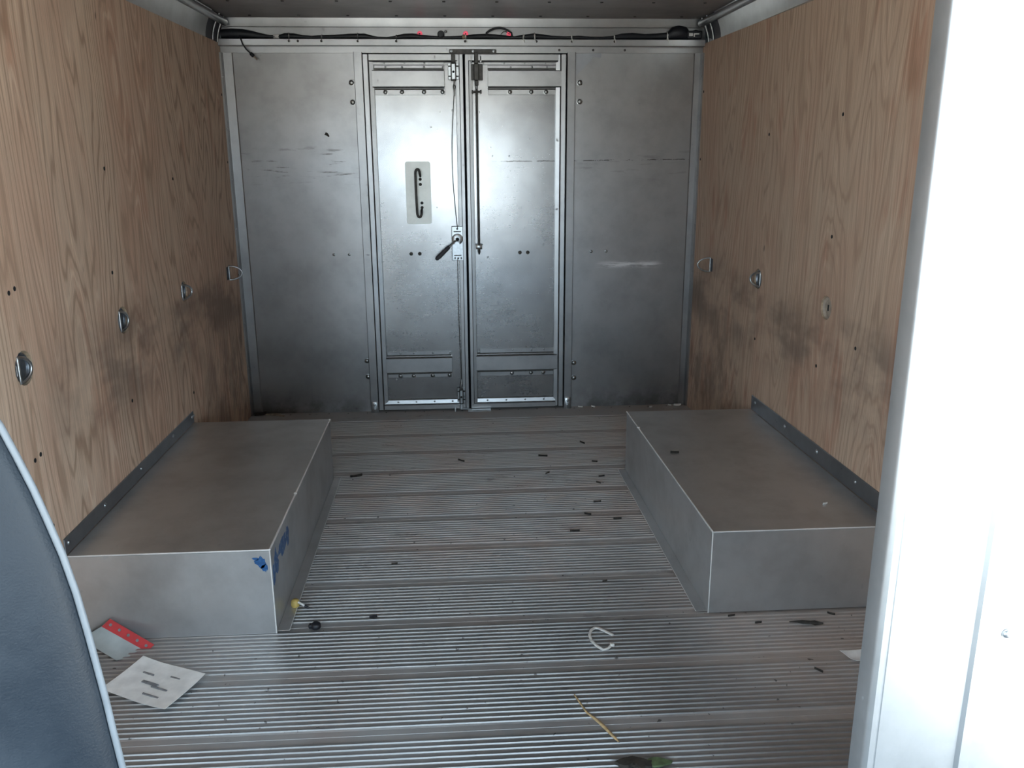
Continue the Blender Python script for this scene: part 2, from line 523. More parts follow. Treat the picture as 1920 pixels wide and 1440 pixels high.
# ------------------------------------------------------------------ side walls: plywood sheets with notched lashing-ring holes
def ply_panel(s, ya, yb, z0, z1, holes, parent, mat):
    """sheet on the plane x=0 facing into the room; s is the outward x direction; holes (y,z,r)"""
    b = bmesh.new()
    NS = 18
    outer = []
    ins = []
    def edge(y, zfrom, zto, sgn):
        hs = [h for h in holes if abs(h[0] - y) < 1e-6]
        if not hs:
            return [(y, zfrom), (y, zto)]
        out = [(y, zfrom)]
        for hy, hz, hr in hs:
            up = zto > zfrom
            for i in range(NS // 2 + 1):
                a = PI * i / (NS // 2)
                dz = -math.cos(a) * hr * (1 if up else -1)
                out.append((y + sgn * math.sin(a) * hr, hz + dz))
        out.append((y, zto))
        return out
    outer += edge(ya, z0, z1, +1)
    outer += edge(yb, z1, z0, -1)
    loops = [outer]
    for hy, hz, hr in holes:
        if ya + hr < hy < yb - hr:
            loops.append([(hy + hr * math.cos(2 * PI * i / NS), hz + hr * math.sin(2 * PI * i / NS)) for i in range(NS)])
    es = []
    for lp in loops:
        vs = [b.verts.new((0, p[0], p[1])) for p in lp]
        es += [b.edges.new((vs[i], vs[(i + 1) % len(vs)])) for i in range(len(vs))]
    bmesh.ops.triangle_fill(b, use_beauty=True, use_dissolve=False, edges=es)
    fs = b.faces[:]
    r = bmesh.ops.extrude_face_region(b, geom=fs)
    for v in r['geom']:
        if isinstance(v, bmesh.types.BMVert):
            v.co.x += s * 0.014
    mb = MB()
    mb.b.free()
    mb.b = b
    bmesh.ops.recalc_face_normals(b, faces=b.faces[:])
    for f in b.faces:
        if abs(f.normal.x) < 0.5:
            f.material_index = 1
    return mb.build('plywood_panel', [mat, M['plyedge']], parent, smooth=False)


def side_wall(name, s, loc, rz, label, mat, seams, holes, screws, z0=0.0):
    w = MB().box(min(s * 0.014, s * 0.08), max(s * 0.014, s * 0.08), YB - 0.02, 0.03, -0.06, 1.86).build(name, M['zinc'], None)
    w.location = loc
    w.rotation_euler = (0, 0, rz)
    tag(w, label, 'wall', kind='structure')
    for a, b in zip(seams, seams[1:]):
        ply_panel(s, a + 0.0006, b - 0.0006, z0, 1.776, [(h[0] + (0.0006 if abs(h[0] - a) < 1e-6 else -0.0006 if abs(h[0] - b) < 1e-6 else 0), h[1], h[2])
                                                     for h in holes], w, mat)
    first = None
    for (y, z) in screws:
        if first is None:
            first = MB().lathe([(0, 0), (0.0062, 0), (0.0062, 0.0006), (0.004, 0.0014), (0, 0.0012)], (0, 0, 0), (-s, 0, 0), 10).build('screw', M['rubber'], w, loc=(0, y, z))
        else:
            again(first, (0, y, z))
    return w


LH = [(-2.17, 0.79, 0.043), (-1.521, 0.784, 0.043), (-0.887, 0.774, 0.040)]
RH = [(-1.534, 0.787, 0.040), (-0.907, 0.793, 0.040)]
LSC = [(-2.157, 0.983), (-2.186, 0.977), (-2.157, 0.562), (-2.188, 0.557), (-2.15, 0.363), (-1.56, 0.94), (-1.53, 0.52), (-0.90, 0.37),
       (-1.52, 1.25), (-0.88, 1.2), (-0.05, 1.55), (-0.05, 1.25), (-0.03, 0.72)]
RSC = [(-1.53, 1.02), (-1.50, 0.58), (-0.92, 1.35), (-1.53, 1.40), (-0.05, 1.56), (-0.05, 1.25), (-0.92, 0.55), (-1.76, 0.70)]
wl = side_wall('wall_left', -1, (-1.12, 0, 0), 0.0, 'left side wall lined with fir plywood sheets', M['plyL'],
               [YB, -2.17, -0.887, -0.002], LH, LSC)
wr = side_wall('wall_right', 1, (1.125, 0, 0), 0.022, 'right side wall lined with reddish fir plywood sheets', M['plyR'],
               [YB, -2.19, -0.907, -0.002], RH, RSC)


def lashing_ring(wall, s, y, z, label, kind):
    """flush lashing ring of a side wall; local x points along s out of the room"""
    base = Matrix.Translation(wall.location) @ Matrix.Rotation(wall.rotation_euler[2], 4, 'Z')
    t = thing('lashing_ring', label, 'lashing ring', base @ Vector((0, y, z)), wall.rotation_euler[2], 'lashing rings along the plywood walls')
    n = Vector((-s, 0, 0))
    D = 0.0135
    if kind != 'proud':
        MB().lathe([(0, -D), (0.037, -D), (0.037, -D + 0.008), (0.034, -D + 0.009), (0.030, -D + 0.003), (0.012, -D + 0.0015), (0, -D + 0.0015)],
                   (0, 0, 0), n, 24).build('pan', M['pan'] if kind != 'plate' else M['wood'], t)
    else:
        MB().box(min(0, -s * 0.002), max(0, -s * 0.002), -0.028, 0.006, -0.030, 0.030, 0.0008).build('mount_plate', M['grip'], t)
    def dring(tilt, h, d):
        """D outline: straight bar along z at the wall, bow reaching d away, tilted by angle from the wall plane"""
        o = []
        for i in range(9):
            o.append((0.0, -h + 2 * h * i / 8))
        for i in range(1, 14):
            a = PI / 2 - PI * i / 14
            o.append((math.cos(a) * d, math.sin(a) * h))
        return [Vector((-s * (math.sin(tilt) * u), math.cos(tilt) * u, v)) for u, v in o]
    if kind == 'proud':
        pts = dring(math.radians(82), 0.032, 0.058)
        MB().tube([p + Vector((-s * 0.004, 0, 0)) for p in pts], 0.0036, 8, True).build('ring', M['zinc'], t)
    elif kind == 'flush':
        pts = dring(math.radians(14), 0.031, 0.042)
        MB().tube([p + Vector((-s * 0.001, -0.029, 0)) for p in pts], 0.0042, 8, True).build('ring', M['zinc'], t)
        MB().box(min(s * 0.013, s * 0.002), max(s * 0.013, s * 0.002), -0.032, -0.020, -0.014, 0.014, 0.001).build('clip', M['bolt'], t)
    elif kind == 'leaning':
        pts = dring(math.radians(35), 0.028, 0.046)
        MB().tube([p + Vector((s * 0.001, -0.022, 0)) for p in pts], 0.0042, 8, True).build('ring', M['zinc'], t)
        MB().box(min(s * 0.013, s * 0.002), max(s * 0.013, s * 0.002), -0.028, -0.016, -0.012, 0.012, 0.001).build('clip', M['bolt'], t)
    else:
        MB().box(min(s * 0.013, s * 0.0105), max(s * 0.013, s * 0.0105), 0.004, 0.012, -0.012, 0.008, 0.0005).build('slot', M['rubber'], t)
    return t


lashing_ring(wl, -1, -2.17, 0.79, 'lashing ring flush in its round hole nearest the seat on the left wall', 'flush')
lashing_ring(wl, -1, -1.521, 0.784, 'lashing ring in dark pan, second from the seat on the left plywood wall', 'flush')
lashing_ring(wl, -1, -0.887, 0.774, 'bright leaning lashing ring on the plywood seam, third along the left wall', 'leaning')
lashing_ring(wl, -1, -0.218, 0.754, 'D shaped wire ring standing out from left wall beside the rear sheet', 'proud')
lashing_ring(wr, 1, -1.534, 0.787, 'pale round hole without a ring in the right plywood wall', 'plate')
lashing_ring(wr, 1, -0.907, 0.793, 'dark flush lashing ring in the middle of the right wall', 'leaning')
lashing_ring(wr, 1, -0.300, 0.773, 'small wire ring on right wall beside the rear metal sheet', 'proud')


# ------------------------------------------------------------------ ceiling, coves, header
ce = MB().box(-1.09, 1.12, YB, -0.012, 1.885, 1.93).build('ceiling', M['ceiling'])
tag(ce, 'dull grey riveted metal ceiling', 'ceiling', kind='structure')
rv = MB()
for j in range(9):
    for i in range(10):
        rv.lathe([(0, 0), (0.0075, 0), (0.006, 0.003), (0, 0.004)], (-0.97 + 0.217 * i + 0.012, -0.085 - 0.385 * j, 1.885), (0, 0, -1), 8)
tag(rv.build('ceiling_rivets', M['darksteel'], ce), kind='stuff')


def cove(name, x0, xs, rz, label):
    """sheet curving from the top of the plywood in to the ceiling, with a tube along its upper edge; xs points into the room"""
    pr = []
    n = 7
    for i in range(n):
        a = i / (n - 1)
        pr.append((x0 + xs * (0.002 + 0.040 * a ** 1.8), 1.776 + 0.112 * a))
    back = [(x0 - xs * 0.03, 1.888), (x0 - xs * 0.03, 1.776)]
    o = MB().prism(pr + back, 'y', YB, -0.24).build(name, M['cove'])
    tag(o, label, 'trim', kind='structure')
    MB().tube([(x0 + xs * 0.036, YB, 1.863), (x0 + xs * 0.036, -0.9, 1.863), (x0 + xs * 0.036, -0.03, 1.863)], 0.0165, 12).build('conduit', M['frame'], o)
    # dark end of the cove with two metal arcs put in for bright reflections, where the wiring comes down
    MB().prism([(p[0] - xs * 0.004, p[1]) for p in pr] + back, 'y', -0.24, -0.0).build('cove_end', M['grip'], o)
    for yy in (-0.13, -0.05):
        MB().tube([(p[0] + xs * 0.001, yy, p[1]) for p in pr], 0.004, 6).build('cove_glint', M['bolt'], o)
    return o


cove('trim_1', -1.12, 1, 0, 'curved metal cove between left wall and ceiling')
cove('trim_2', 1.14, -1, 0, 'curved metal cove between right wall and ceiling')
hd = MB().prism([(0.0, 1.785), (0.0, 1.846), (-0.004, 1.848), (-0.012, 1.884), (-0.012, 1.93), (0.06, 1.93), (0.06, 1.785)], 'x', -1.115, 1.13).build('trim_3', M['header'])
tag(hd, 'sloping metal header above the rear doors', 'trim', kind='structure')
lg = MB().prism([(0.0, 1.735), (-0.010, 1.735), (-0.010, 1.7615), (-0.040, 1.7615), (-0.042, 1.764), (-0.042, 1.790), (-0.038, 1.793), (0.0, 1.793)], 'x', -1.118, 1.123).build('trim_4', M['frame_h'])
tag(lg, 'metal ledge carrying the cables above the rear doors', 'trim', kind='structure')
lv = MB()
for x in (-0.80, -0.76, -0.654, -0.49, -0.315, 0.0, 0.33, 0.495, 0.695):
    lv.bolt((x, -0.042, 1.782), (0, -1, 0), 0.0045, 0.003)
for x in (0.44, 0.60, 0.75):
    lv.bolt((x, -0.010, 1.748), (0, -1, 0), 0.0045, 0.003)
tag(lv.build('ledge_screws', M['darksteel'], lg), kind='stuff')

# ------------------------------------------------------------------ back wall sheets, frame
bw = MB().box(-1.2, 1.27, 0.055, 0.11, -0.06, 1.93).build('wall_back', M['rubber'])
tag(bw, 'rear wall of mill finish aluminium sheet around the double doors', 'wall', kind='structure')
MB().box(-1.12, -0.478, 0.0, 0.055, 0.0, 1.79, 0.001).build('sheet', M['back'], bw)
MB().box(0.478, 1.128, 0.0, 0.055, 0.0, 1.79, 0.001).build('sheet', M['back'], bw)
MB().box(-0.478, 0.478, 0.0, 0.055, 1.735, 1.79, 0.001).build('lintel_sheet', M['back'], bw)
MB().prism([(-1.12, 0.0), (-1.12, -0.032), (-1.112, -0.032), (-1.108, -0.006), (-1.070, -0.004), (-1.066, 0.0)], 'z', 0.0, 1.735).build('corner_angle', M['frame'], bw)
MB().prism([(1.126, 0.0), (1.126, -0.032), (1.118, -0.032), (1.113, -0.006), (1.088, -0.004), (1.084, 0.0)], 'z', 0.0, 1.735).build('corner_angle', M['frame'], bw)
MB().prism([(-0.606, 1.726), (-0.515, 1.626), (-0.515, 1.726)], 'y', -0.0022, 0.001).build('gusset', M['back'], bw)
MB().prism([(0.615, 1.726), (0.517, 1.726), (0.517, 1.63)], 'y', -0.0022, 0.001).build('gusset', M['flange'], bw)
MB().box(0.517, 0.64, -0.0024, 0.001, 1.716, 1.735).build('gusset_strip', M['flange'], bw)
bolt_back = None
BB = [(-0.532, 1.605), (-0.531, 1.518), (0.540, 1.604), (0.541, 1.518), (-0.524, 0.187), (0.530, 0.238), (0.531, 0.158), (-0.526, 0.27)]
for (x, z) in BB:
    if bolt_back is None:
        bolt_back = MB().bolt((0, 0, 0), (0, -1, 0), 0.0115, 0.008).build('bolt', M['bolt'], bw, loc=(x, 0, z))
    else:
        again(bolt_back, (x, 0, z))
bt = MB()
for x in (-0.66, -0.585, 0.61, 0.685):
    bt.bolt((x, 0, 0.808), (0, -1, 0), 0.0065, 0.004)
for i in range(7):
    bt.bolt((-1.113, -0.033, 0.25 + i * 0.23), (0, -1, 0), 0.004, 0.003)
    bt.bolt((1.119, -0.033, 0.25 + i * 0.23), (0, -1, 0), 0.004, 0.003)
tag(bt.build('small_rivets', M['bolt'], bw), kind='stuff')
# a torn scrap stuck high on the left sheet
MB().prism([(-0.672, 1.372), (-0.664, 1.384), (-0.655, 1.379), (-0.648, 1.366), (-0.652, 1.361), (-0.661, 1.368)], 'y', -0.003, 0.0).build('tape_scrap', M['leaf'], bw)


def jamb(name, x0, x1, label):
    s = 1 if x0 > 0 else -1
    inn, out = (x0, x1) if s > 0 else (x1, x0)
    o = MB().prism([(out, 0.0), (out, -0.024), (out - s * 0.002, -0.026), (inn + s * 0.001, -0.026),
                    (inn, -0.025), (inn, 0.05), (out, 0.05)], 'z', 0.0, 1.738).build(name, M['frame'])
    tag(o, label, 'trim', kind='structure')
    f = MB().box(min(inn, out) + 0.004, max(inn, out) - 0.004, -0.032, -0.024, 0.0, 0.06, 0.001)
    f.bolt(((inn + out) / 2, -0.032, 0.022), (0, -1, 0), 0.006, 0.004)
    f.bolt(((inn + out) / 2, -0.032, 0.045), (0, -1, 0), 0.006, 0.004)
    f.build('foot_bracket', M['zinc'], o)
    return o


jamb('trim_5', -0.515, -0.477, 'left upright of the rear door frame')
jamb('trim_6', 0.478, 0.516, 'right upright of the rear door frame')


# ------------------------------------------------------------------ rear doors
def door(name, x0, x1, hinge, label):
    """leaf from x0 to x1; hinge = -1 when hung on its left side"""
    d = MB().box(x0 + 0.002, x1 - 0.002, 0.008, 0.045, 0.010, 1.730).build(name, M['door'])
    tag(d, label, 'door', kind='structure')
    hx, mx = (x0, x1) if hinge < 0 else (x1, x0)         # hinge edge, meeting edge
    k = 1 if hinge < 0 else -1                            # from hinge edge into the leaf
    # hinge stile: raised outer bar, lower inner lip
    MB().prism([(hx, 0.012), (hx, -0.016), (hx + k * 0.004, -0.020), (hx + k * 0.024, -0.019), (hx + k * 0.030, -0.010),
                (hx + k * 0.049, -0.007), (hx + k * 0.050, 0.0), (hx + k * 0.050, 0.012)], 'z', 0.012, 1.728).build('hinge_stile', M['frame'], d)
    w = 0.036
    MB().prism([(mx, 0.012), (mx, -0.015), (mx - k * 0.002, -0.018), (mx - k * 0.016, -0.018), (mx - k * 0.019, -0.014), (mx - k * (w - 0.002), -0.013), (mx - k * w, 0.0), (mx - k * w, 0.012)], 'z', 0.012, 1.728).build('meeting_stile', M['frame'], d)
    ia, ib = (x0 + 0.050, x1 - w) if hinge < 0 else (x0 + w, x1 - 0.050)
    MB().prism([(0.012, 1.728), (-0.018, 1.728), (-0.018, 1.702), (-0.006, 1.694), (-0.006, 1.684), (0.012, 1.682)], 'x', ia - 0.02, ib + 0.01).build('top_rail', M['frame_h'], d)
    MB().prism([(0.012, 0.012), (-0.018, 0.012), (-0.018, 0.034), (-0.010, 0.040), (-0.006, 0.058), (0.012, 0.064)], 'x', ia - 0.02, ib + 0.01).build('bottom_rail', M['frame_h'], d)
    r = MB()
    for i in range(4):
        xx = ia + 0.05 + i * (ib - ia - 0.1) / 3
        r.bolt((xx, -0.0065, 1.690), (0, -1, 0), 0.004, 0.002)
        r.bolt((xx, -0.008, 0.049), (0, -1, 0), 0.004, 0.003)
    for z in (0.15, 0.45, 0.75, 1.05, 1.35, 1.6):
        r.bolt((hx + k * 0.037, -0.005, z), (0, -1, 0), 0.0035, 0.0025)
    tag(r.build('rivets', M['bolt'], d), kind='stuff')
    return d


def cross_bar(d, x0, x1, z0, z1, fx0, fx1, fz0, fz1, bolts, bz, rz, dim=False):
    """pressed hat-section stiffener on a flat flange plate"""
    f = MB().box(fx0, fx1, 0.004, 0.009, fz0, fz1, 0.001).build('flange_plate', M['frame_h'], d)
    b = MB().prism([(0.004, z0 - 0.007), (0.002, z0 - 0.007), (0.000, z0), (-0.016, z0 + 0.003), (-0.019, z0 + 0.006), (-0.019, z1 - 0.006), (-0.016, z1 - 0.003), (0.000, z1), (0.002, z1 + 0.007), (0.004, z1 + 0.007)],
                   'x', x0, x1).build('cross_bar', M['frame_h'], d)
    s = MB().box(x0 - 0.001, x1 - 0.003, 0.0005, 0.0035, z1 + 0.0, z1 + 0.009)  # dark strips put in for the shadow gaps above and below the bar
    s.box(x0 - 0.001, x1 - 0.003, 0.0005, 0.0035, z0 - 0.009, z0)
    s.build('shadow_strip', M['darksteel'], d)
    first = None
    for x in bolts:
        if first is None:
            first = MB().bolt((0, 0, 0), (0, -1, 0), 0.0095, 0.007).build('bolt', M['bolt'], d, loc=(x, 0.004, bz))
        else:
            again(first, (x, 0.004, bz))
    r = MB()
    for x in bolts:
        r.bolt((x + 0.004, 0.004, rz), (0, -1, 0), 0.0045, 0.003)
    tag(r.build('rivets', M['bolt'], d), kind='stuff')


DL = door('door_1', -0.4766, -0.0115, -1, 'left rear door leaf of bright aluminium with pull handle and cable lock')
DR = door('door_2', -0.0035, 0.4745, 1, 'right rear door leaf of aluminium with long black bolt rod')
cross_bar(DL, -0.434, -0.101, 1.581, 1.661, -0.424, -0.098, 1.550, 1.682, (-0.377, -0.300, -0.197, -0.110), 1.563, 1.674)
cross_bar(DR, 0.105, 0.452, 1.581, 1.661, 0.105, 0.435, 1.550, 1.682, (0.208, 0.309, 0.380), 1.563, 1.674)
cross_bar(DL, -0.428, -0.096, 0.203, 0.286, -0.422, -0.096, 0.176, 0.312, (-0.360, -0.292, -0.196, -0.110), 0.186, 0.303)
cross_bar(DR, 0.028, 0.440, 0.206, 0.290, 0.048, 0.430, 0.176, 0.320, (0.210, 0.308, 0.372), 0.190, 0.311)
for d, xs in ((DL, (-0.284, -0.242)), (DR, (0.254, 0.293))):
    a = MB().bolt((0, 0, 0), (0, -1, 0), 0.0075, 0.005).build('bolt', M['darksteel'], d, loc=(xs[0], 0.008, 0.806))
    again(a, (xs[1], 0.008, 0.806))

# pull handle: plate, offset grab bar, four bolts
hp = MB().box(-0.299, -0.178, 0.003, 0.0085, 0.951, 1.247)
bmesh.ops.bevel(hp.b, geom=[e for e in hp.b.edges if abs(e.verts[0].co.y - e.verts[1].co.y) > 0.003], offset=0.011, segments=4, affect='EDGES', profile=0.5)
plate = hp.build('handle_plate', M['hplate'], DL)
pts = []
for i in range(9):
    a = PI * (1 - i / 8 * 1.0)
    pts.append((-0.2385 + 0.0105 * math.cos(a) * 1.0, -0.032, 1.192 + 0.020 * math.sin(a)))
pts = [(-0.227, 0.004, 1.178), (-0.227, -0.022, 1.182)] + pts[::-1] + [(-0.2485, -0.033, 1.10)]
low = []
for i in range(9):
    a = PI + PI * i / 8
    low.append((-0.2355 + 0.0105 * math.cos(a), -0.032, 1.006 - 0.020 * math.sin(a) * -1))
pts += low + [(-0.225, -0.022, 1.016), (-0.225, 0.004, 1.020)]
MB().tube(pts, 0.0058, 10).build('pull_handle', M['darksteel'], plate)
first = None
for (x, z) in ((-0.228, 1.164), (-0.228, 1.140), (-0.223, 1.052), (-0.223, 1.030)):
    if first is None:
        first = MB().bolt((0, 0, 0), (0, -1, 0), 0.006, 0.007).build('bolt', M['darksteel'], plate, loc=(x, 0.003, z))
    else:
        again(first, (x, 0.003, z))

# rotary lock with lever
lk = MB().box(-0.083, -0.027, -0.017, 0.008, 0.773, 0.940, 0.0025).build('lock_plate', M['zinc'], DL)
MB().lathe([(0, 0), (0.027, 0), (0.027, 0.006), (0.022, 0.009), (0.010, 0.010), (0.009, 0.014), (0, 0.014)], (-0.055, -0.017, 0.878), (0, -1, 0), 20).build('rotor', M['zinc'], lk)
MB().lathe([(0, 0), (0.0085, 0), (0.0085, 0.002), (0, 0.0025)], (-0.055, -0.031, 0.878), (0, -1, 0), 12).build('spindle', M['rubber'], lk)
MB().prism([(-0.070, 0.868), (-0.046, 0.862), (-0.040, 0.812), (-0.050, 0.806), (-0.062, 0.830)], 'y', -0.027, -0.017).build('latch_arm', M['zinc'], lk)
sl = MB()
sl.box(-0.073, -0.037, -0.0185, -0.016, 0.912, 0.9165)
sl.box(-0.073, -0.037, -0.0185, -0.016, 0.796, 0.8005)
sl.lathe([(0, 0), (0.005, 0), (0.005, 0.002), (0, 0.002)], (-0.055, -0.017, 0.928), (0, -1, 0), 10)
sl.lathe([(0, 0), (0.005, 0), (0.005, 0.002), (0, 0.002)], (-0.053, -0.017, 0.784), (0, -1, 0), 10)
sl.box(-0.071, -0.065, -0.0185, -0.016, 0.780, 0.790)
sl.box(-0.041, -0.035, -0.0185, -0.016, 0.780, 0.790)
sl.build('slots', M['darksteel'], lk)
MB().tube([(-0.062, -0.028, 0.872), (-0.080, -0.034, 0.857), (-0.100, -0.036, 0.838)], [0.007, 0.008, 0.0085], 10, flat=0.6).build('lever', M['bolt'], lk)
MB().tube([(-0.094, -0.036, 0.845), (-0.100, -0.037, 0.839), (-0.120, -0.039, 0.820), (-0.145, -0.040, 0.797), (-0.157, -0.040, 0.786), (-0.162, -0.040, 0.781)],
          [0.007, 0.0095, 0.0105, 0.0115, 0.010, 0.005], 12).build('grip', M['grip'], lk)
# cables from the lock to the latches
def bow(p0, p1, dx, n=14):
    return [(p0[0] + (p1[0] - p0[0]) * i / n + dx * math.sin(PI * i / n), p0[1] + (p1[1] - p0[1]) * i / n - 0.004 * math.sin(PI * i / n), p0[2] + (p1[2] - p0[2]) * i / n) for i in range(n + 1)]
MB().tube(bow((-0.0545, -0.020, 1.565), (-0.0535, -0.020, 0.930), -0.018), 0.0017, 6).build('upper_cable', M['darksteel'], DL)
MB().tube(bow((-0.0560, -0.020, 0.780), (-0.0490, -0.020, 0.155), -0.003), 0.0017, 6).build('lower_cable', M['darksteel'], DL)
MB().tube([(-0.0545, -0.020, 1.612), (-0.0545, -0.020, 1.596), (-0.0545, -0.020, 1.590), (-0.0545, -0.020, 1.580), (-0.0545, -0.020, 1.574), (-0.0545, -0.020, 1.552), (-0.0545, -0.020, 1.545)],
          [0.002, 0.003, 0.0065, 0.0065, 0.0035, 0.0035, 0.002], 8).build('cable_end', M['bolt'], DL)
MB().tube([(-0.0495, -0.020, 0.168), (-0.0490, -0.020, 0.15), (-0.0520, -0.020, 0.132), (-0.0520, -0.020, 0.120)], [0.002, 0.004, 0.008, 0.006], 8).build('cable_end', M['bolt'], DL)


def latch(d, xc, z0, z1, hw, up, dark=False):
    m = M['darksteel'] if dark else M['zinc']
    p = MB().box(xc - hw, xc + hw, -0.020, -0.012, z0, z1, 0.0015).build('latch_plate', m, d)
    MB().box(xc - hw * 0.52, xc + hw * 0.52, -0.0345, -0.020, z0 - 0.006, z1 + 0.002, 0.002).build('latch_case', M['darksteel'], p)
    MB().box(xc - hw * 0.38, xc + hw * 0.38, -0.040, -0.0345, z0 - 0.001, z1 - 0.004, 0.002).build('latch_slide', m, p)
    pn = MB()
    for z in (z0 + (z1 - z0) * 0.2, z0 + (z1 - z0) * 0.8):
        pn.tube([(xc - hw * 0.95, -0.025, z), (xc + hw * 0.95, -0.025, z)], 0.003, 8)
    pn.build('cross_pins', M['darksteel'], p)
    if not dark:
        MB().lathe([(0, 0), (0.0055, 0), (0.0055, 0.002), (0, 0.002)], (xc, -0.040, z0 + (z1 - z0) * 0.45), (0, -1, 0), 12).build('slide_hole', M['rubber'], p)
    zt = z1 + 0.002 if up else z0 - 0.006
    MB().box(xc - hw * 0.36, xc + hw * 0.36, -0.036, -0.022, min(zt, zt + (0.034 if up else -0.030)), max(zt, zt + (0.034 if up else -0.030)), 0.002).build('latch_tongue', M['darksteel'] if up else m, p)
    return p


latch(DL, -0.0565, 1.617, 1.690, 0.025, True)
latch(DL, -0.0520, 0.046, 0.118, 0.020, False)
# right leaf: spring bolt, rod, guide
bp = MB().box(0.026, 0.080, -0.020, -0.012, 1.614, 1.685, 0.0015).build('bolt_plate', M['darksteel'], DR)
MB().box(0.038, 0.062, -0.042, -0.020, 1.612, 1.686, 0.003).build('bolt_case', M['darksteel'], bp)
MB().box(0.041, 0.059, -0.040, -0.024, 1.686, 1.736, 0.003).build('bolt_tongue', M['darksteel'], bp)
MB().box(0.042, 0.059, -0.040, -0.022, 1.588, 1.612, 0.003).build('bolt_neck', M['darksteel'], bp)
MB().box(0.024, 0.030, -0.018, -0.010, 1.690, 1.722, 0.002).box(0.066, 0.076, -0.018, -0.010, 1.690, 1.722, 0.002).build('corner_plate', M['frame'], DR)
cl = MB().box(0.0445, 0.0475, -0.036, -0.024, 1.548, 1.590, 0.001).box(0.0525, 0.0555, -0.036, -0.024, 1.548, 1.590, 0.001)
cl.tube([(0.034, -0.030, 1.562), (0.066, -0.030, 1.562)], 0.005, 8)
cl.lathe([(0, 0), (0.0085, 0), (0.0085, 0.006), (0, 0.006)], (0.033, -0.030, 1.562), (-1, 0, 0), 8)
cl.lathe([(0, 0), (0.0085, 0), (0.0085, 0.006), (0, 0.006)], (0.067, -0.030, 1.562), (1, 0, 0), 8)
cl.build('clevis', M['darksteel'], DR)
MB().tube([(0.050, -0.030, 1.575), (0.050, -0.030, 1.2), (0.0505, -0.030, 0.87), (0.0505, -0.030, 0.83), (0.0505, -0.030, 0.815), (0.0505, -0.030, 0.803)],
          [0.0055, 0.0055, 0.0058, 0.0058, 0.0062, 0.003], 10).build('bolt_rod', M['darksteel'], DR)
gd = MB().box(0.036, 0.043, -0.030, 0.008, 0.828, 0.852, 0.001).box(0.058, 0.065, -0.030, 0.008, 0.828, 0.852, 0.001).box(0.036, 0.065, -0.040, -0.037, 0.830, 0.850, 0.001)
gd.tube([(0.032, -0.024, 0.850), (0.069, -0.024, 0.850)], 0.0025, 6)
gd.build('rod_guide', M['zinc'], DR)
# striker above, keeper on the sill
sk = MB().box(-0.074, 0.144, -0.0285, -0.0265, 1.728, 1.749, 0.001).box(-0.074, 0.144, -0.044, -0.0265, 1.7275, 1.731, 0.001)
sk = sk.build('striker_plate', M['darksteel'], bw)
MB().box(-0.070, 0.140, -0.0262, 0.002, 1.737, 1.750).build('striker_packing', M['rubber'], sk)
sb = MB()
for x in (-0.064, 0.036, 0.132):
    sb.bolt((x, -0.0285, 1.741), (0, -1, 0), 0.0045, 0.003)
sb.build('striker_screws', M['zinc'], sk)
MB().box(-0.020, 0.100, -0.052, -0.022, 0.0015, 0.010, 0.002).box(-0.088, -0.080, -0.045, -0.022, 0.0015, 0.020, 0.001).box(-0.06, 0.0, -0.040, -0.030, 0.010, 0.016, 0.002).build('keeper', M['zinc'], fl)

# ------------------------------------------------------------------ wiring on the ledge
hz = 1.7935
hn = thing('cable_harness', 'black wiring harness lying on the metal ledge above the rear doors', 'wiring', (0, -0.021, hz))
path = [(-1.105, .020), (-1.06, .022), (-1.01, .021), (-.97, .017), (-.93, .012), (-.89, .008), (-.85, .007), (-.82, .012), (-.78, .0115), (-.74, .008), (-.70, .0065), (-.66, .008), (-.6, .009),
        (-.53, .0115), (-.46, .012), (-.43, .008), (-.40, .005), (-.36, .004), (-.32, .007), (-.28, .0115), (-.24, .012), (-.20, .009), (-.15, .007), (-.10, .006), (-.04, .007), (0, .008),
        (.04, .011), (.09, .012), (.14, .011), (.18, .009), (.23, .007), (.27, .010), (.32, .013), (.36, .011), (.40, .008), (.47, .0065), (.53, .008), (.58, .006), (.64, .006), (.69, .008),
        (.73, .013), (.78, .015), (.84, .0125), (.90, .014), (.95, .016), (.975, .028), (1.00, .031), (1.03, .028), (1.05, .018), (1.08, .022), (1.105, .018)]
MB().tube([(x, 0.004 * math.sin(x * 9), r) for x, r in path], [r for x, r in path], 10).build('loom', M['black'], hn)
loop = [(.10, -.006, .012)] + [(.10 + .115 * i / 12, -.006, .014 + .034 * math.sin(PI * (0.08 + 0.84 * i / 12)) ** 0.7) for i in range(13)] + [(.218, -.006, .008)]
MB().tube(loop, 0.0048, 8).build('cable_loop', M['black'], hn)
MB().tube([(-.012 + .004 * i, 0, .009) for i in range(5)], [.0095, .0115, .0115, .0115, .0095], 10).build('tan_tape', M['tan'], hn)
MB().tube([(-.875, 0, .008), (-.870, 0, .008), (-.846, 0, .008), (-.842, 0, .008)], [.006, .0115, .0115, .006], 10).build('white_clip', M['whiteplastic'], hn)
MB().lathe([(0, 0), (.016, 0), (.016, .018), (.013, .022), (0, .022)], (-.110, 0.006, .020), (0, -1, 0), 16).build('round_plug', M['black'], hn)
MB().bolt((-.088, 0.016, .034), (0, -1, 0), .006, .006).build('plug_screw', M['bolt'], hn)
cn = MB().box(1.035, 1.105, -.032, .000, .0, .036, .004).build('connector', M['black'], hn)
MB().box(1.042, 1.060, -.0345, -.031, .012, .025, .001).box(1.064, 1.070, -.0345, -.031, .008, .024, .001).box(1.070, 1.090, -.0345, -.031, .019, .024, .001).build('connector_label', M['whiteplastic'], cn)
ties = [-.80, -.654, -.49, -.315, .003, .27, .322, .495, .695, .945]
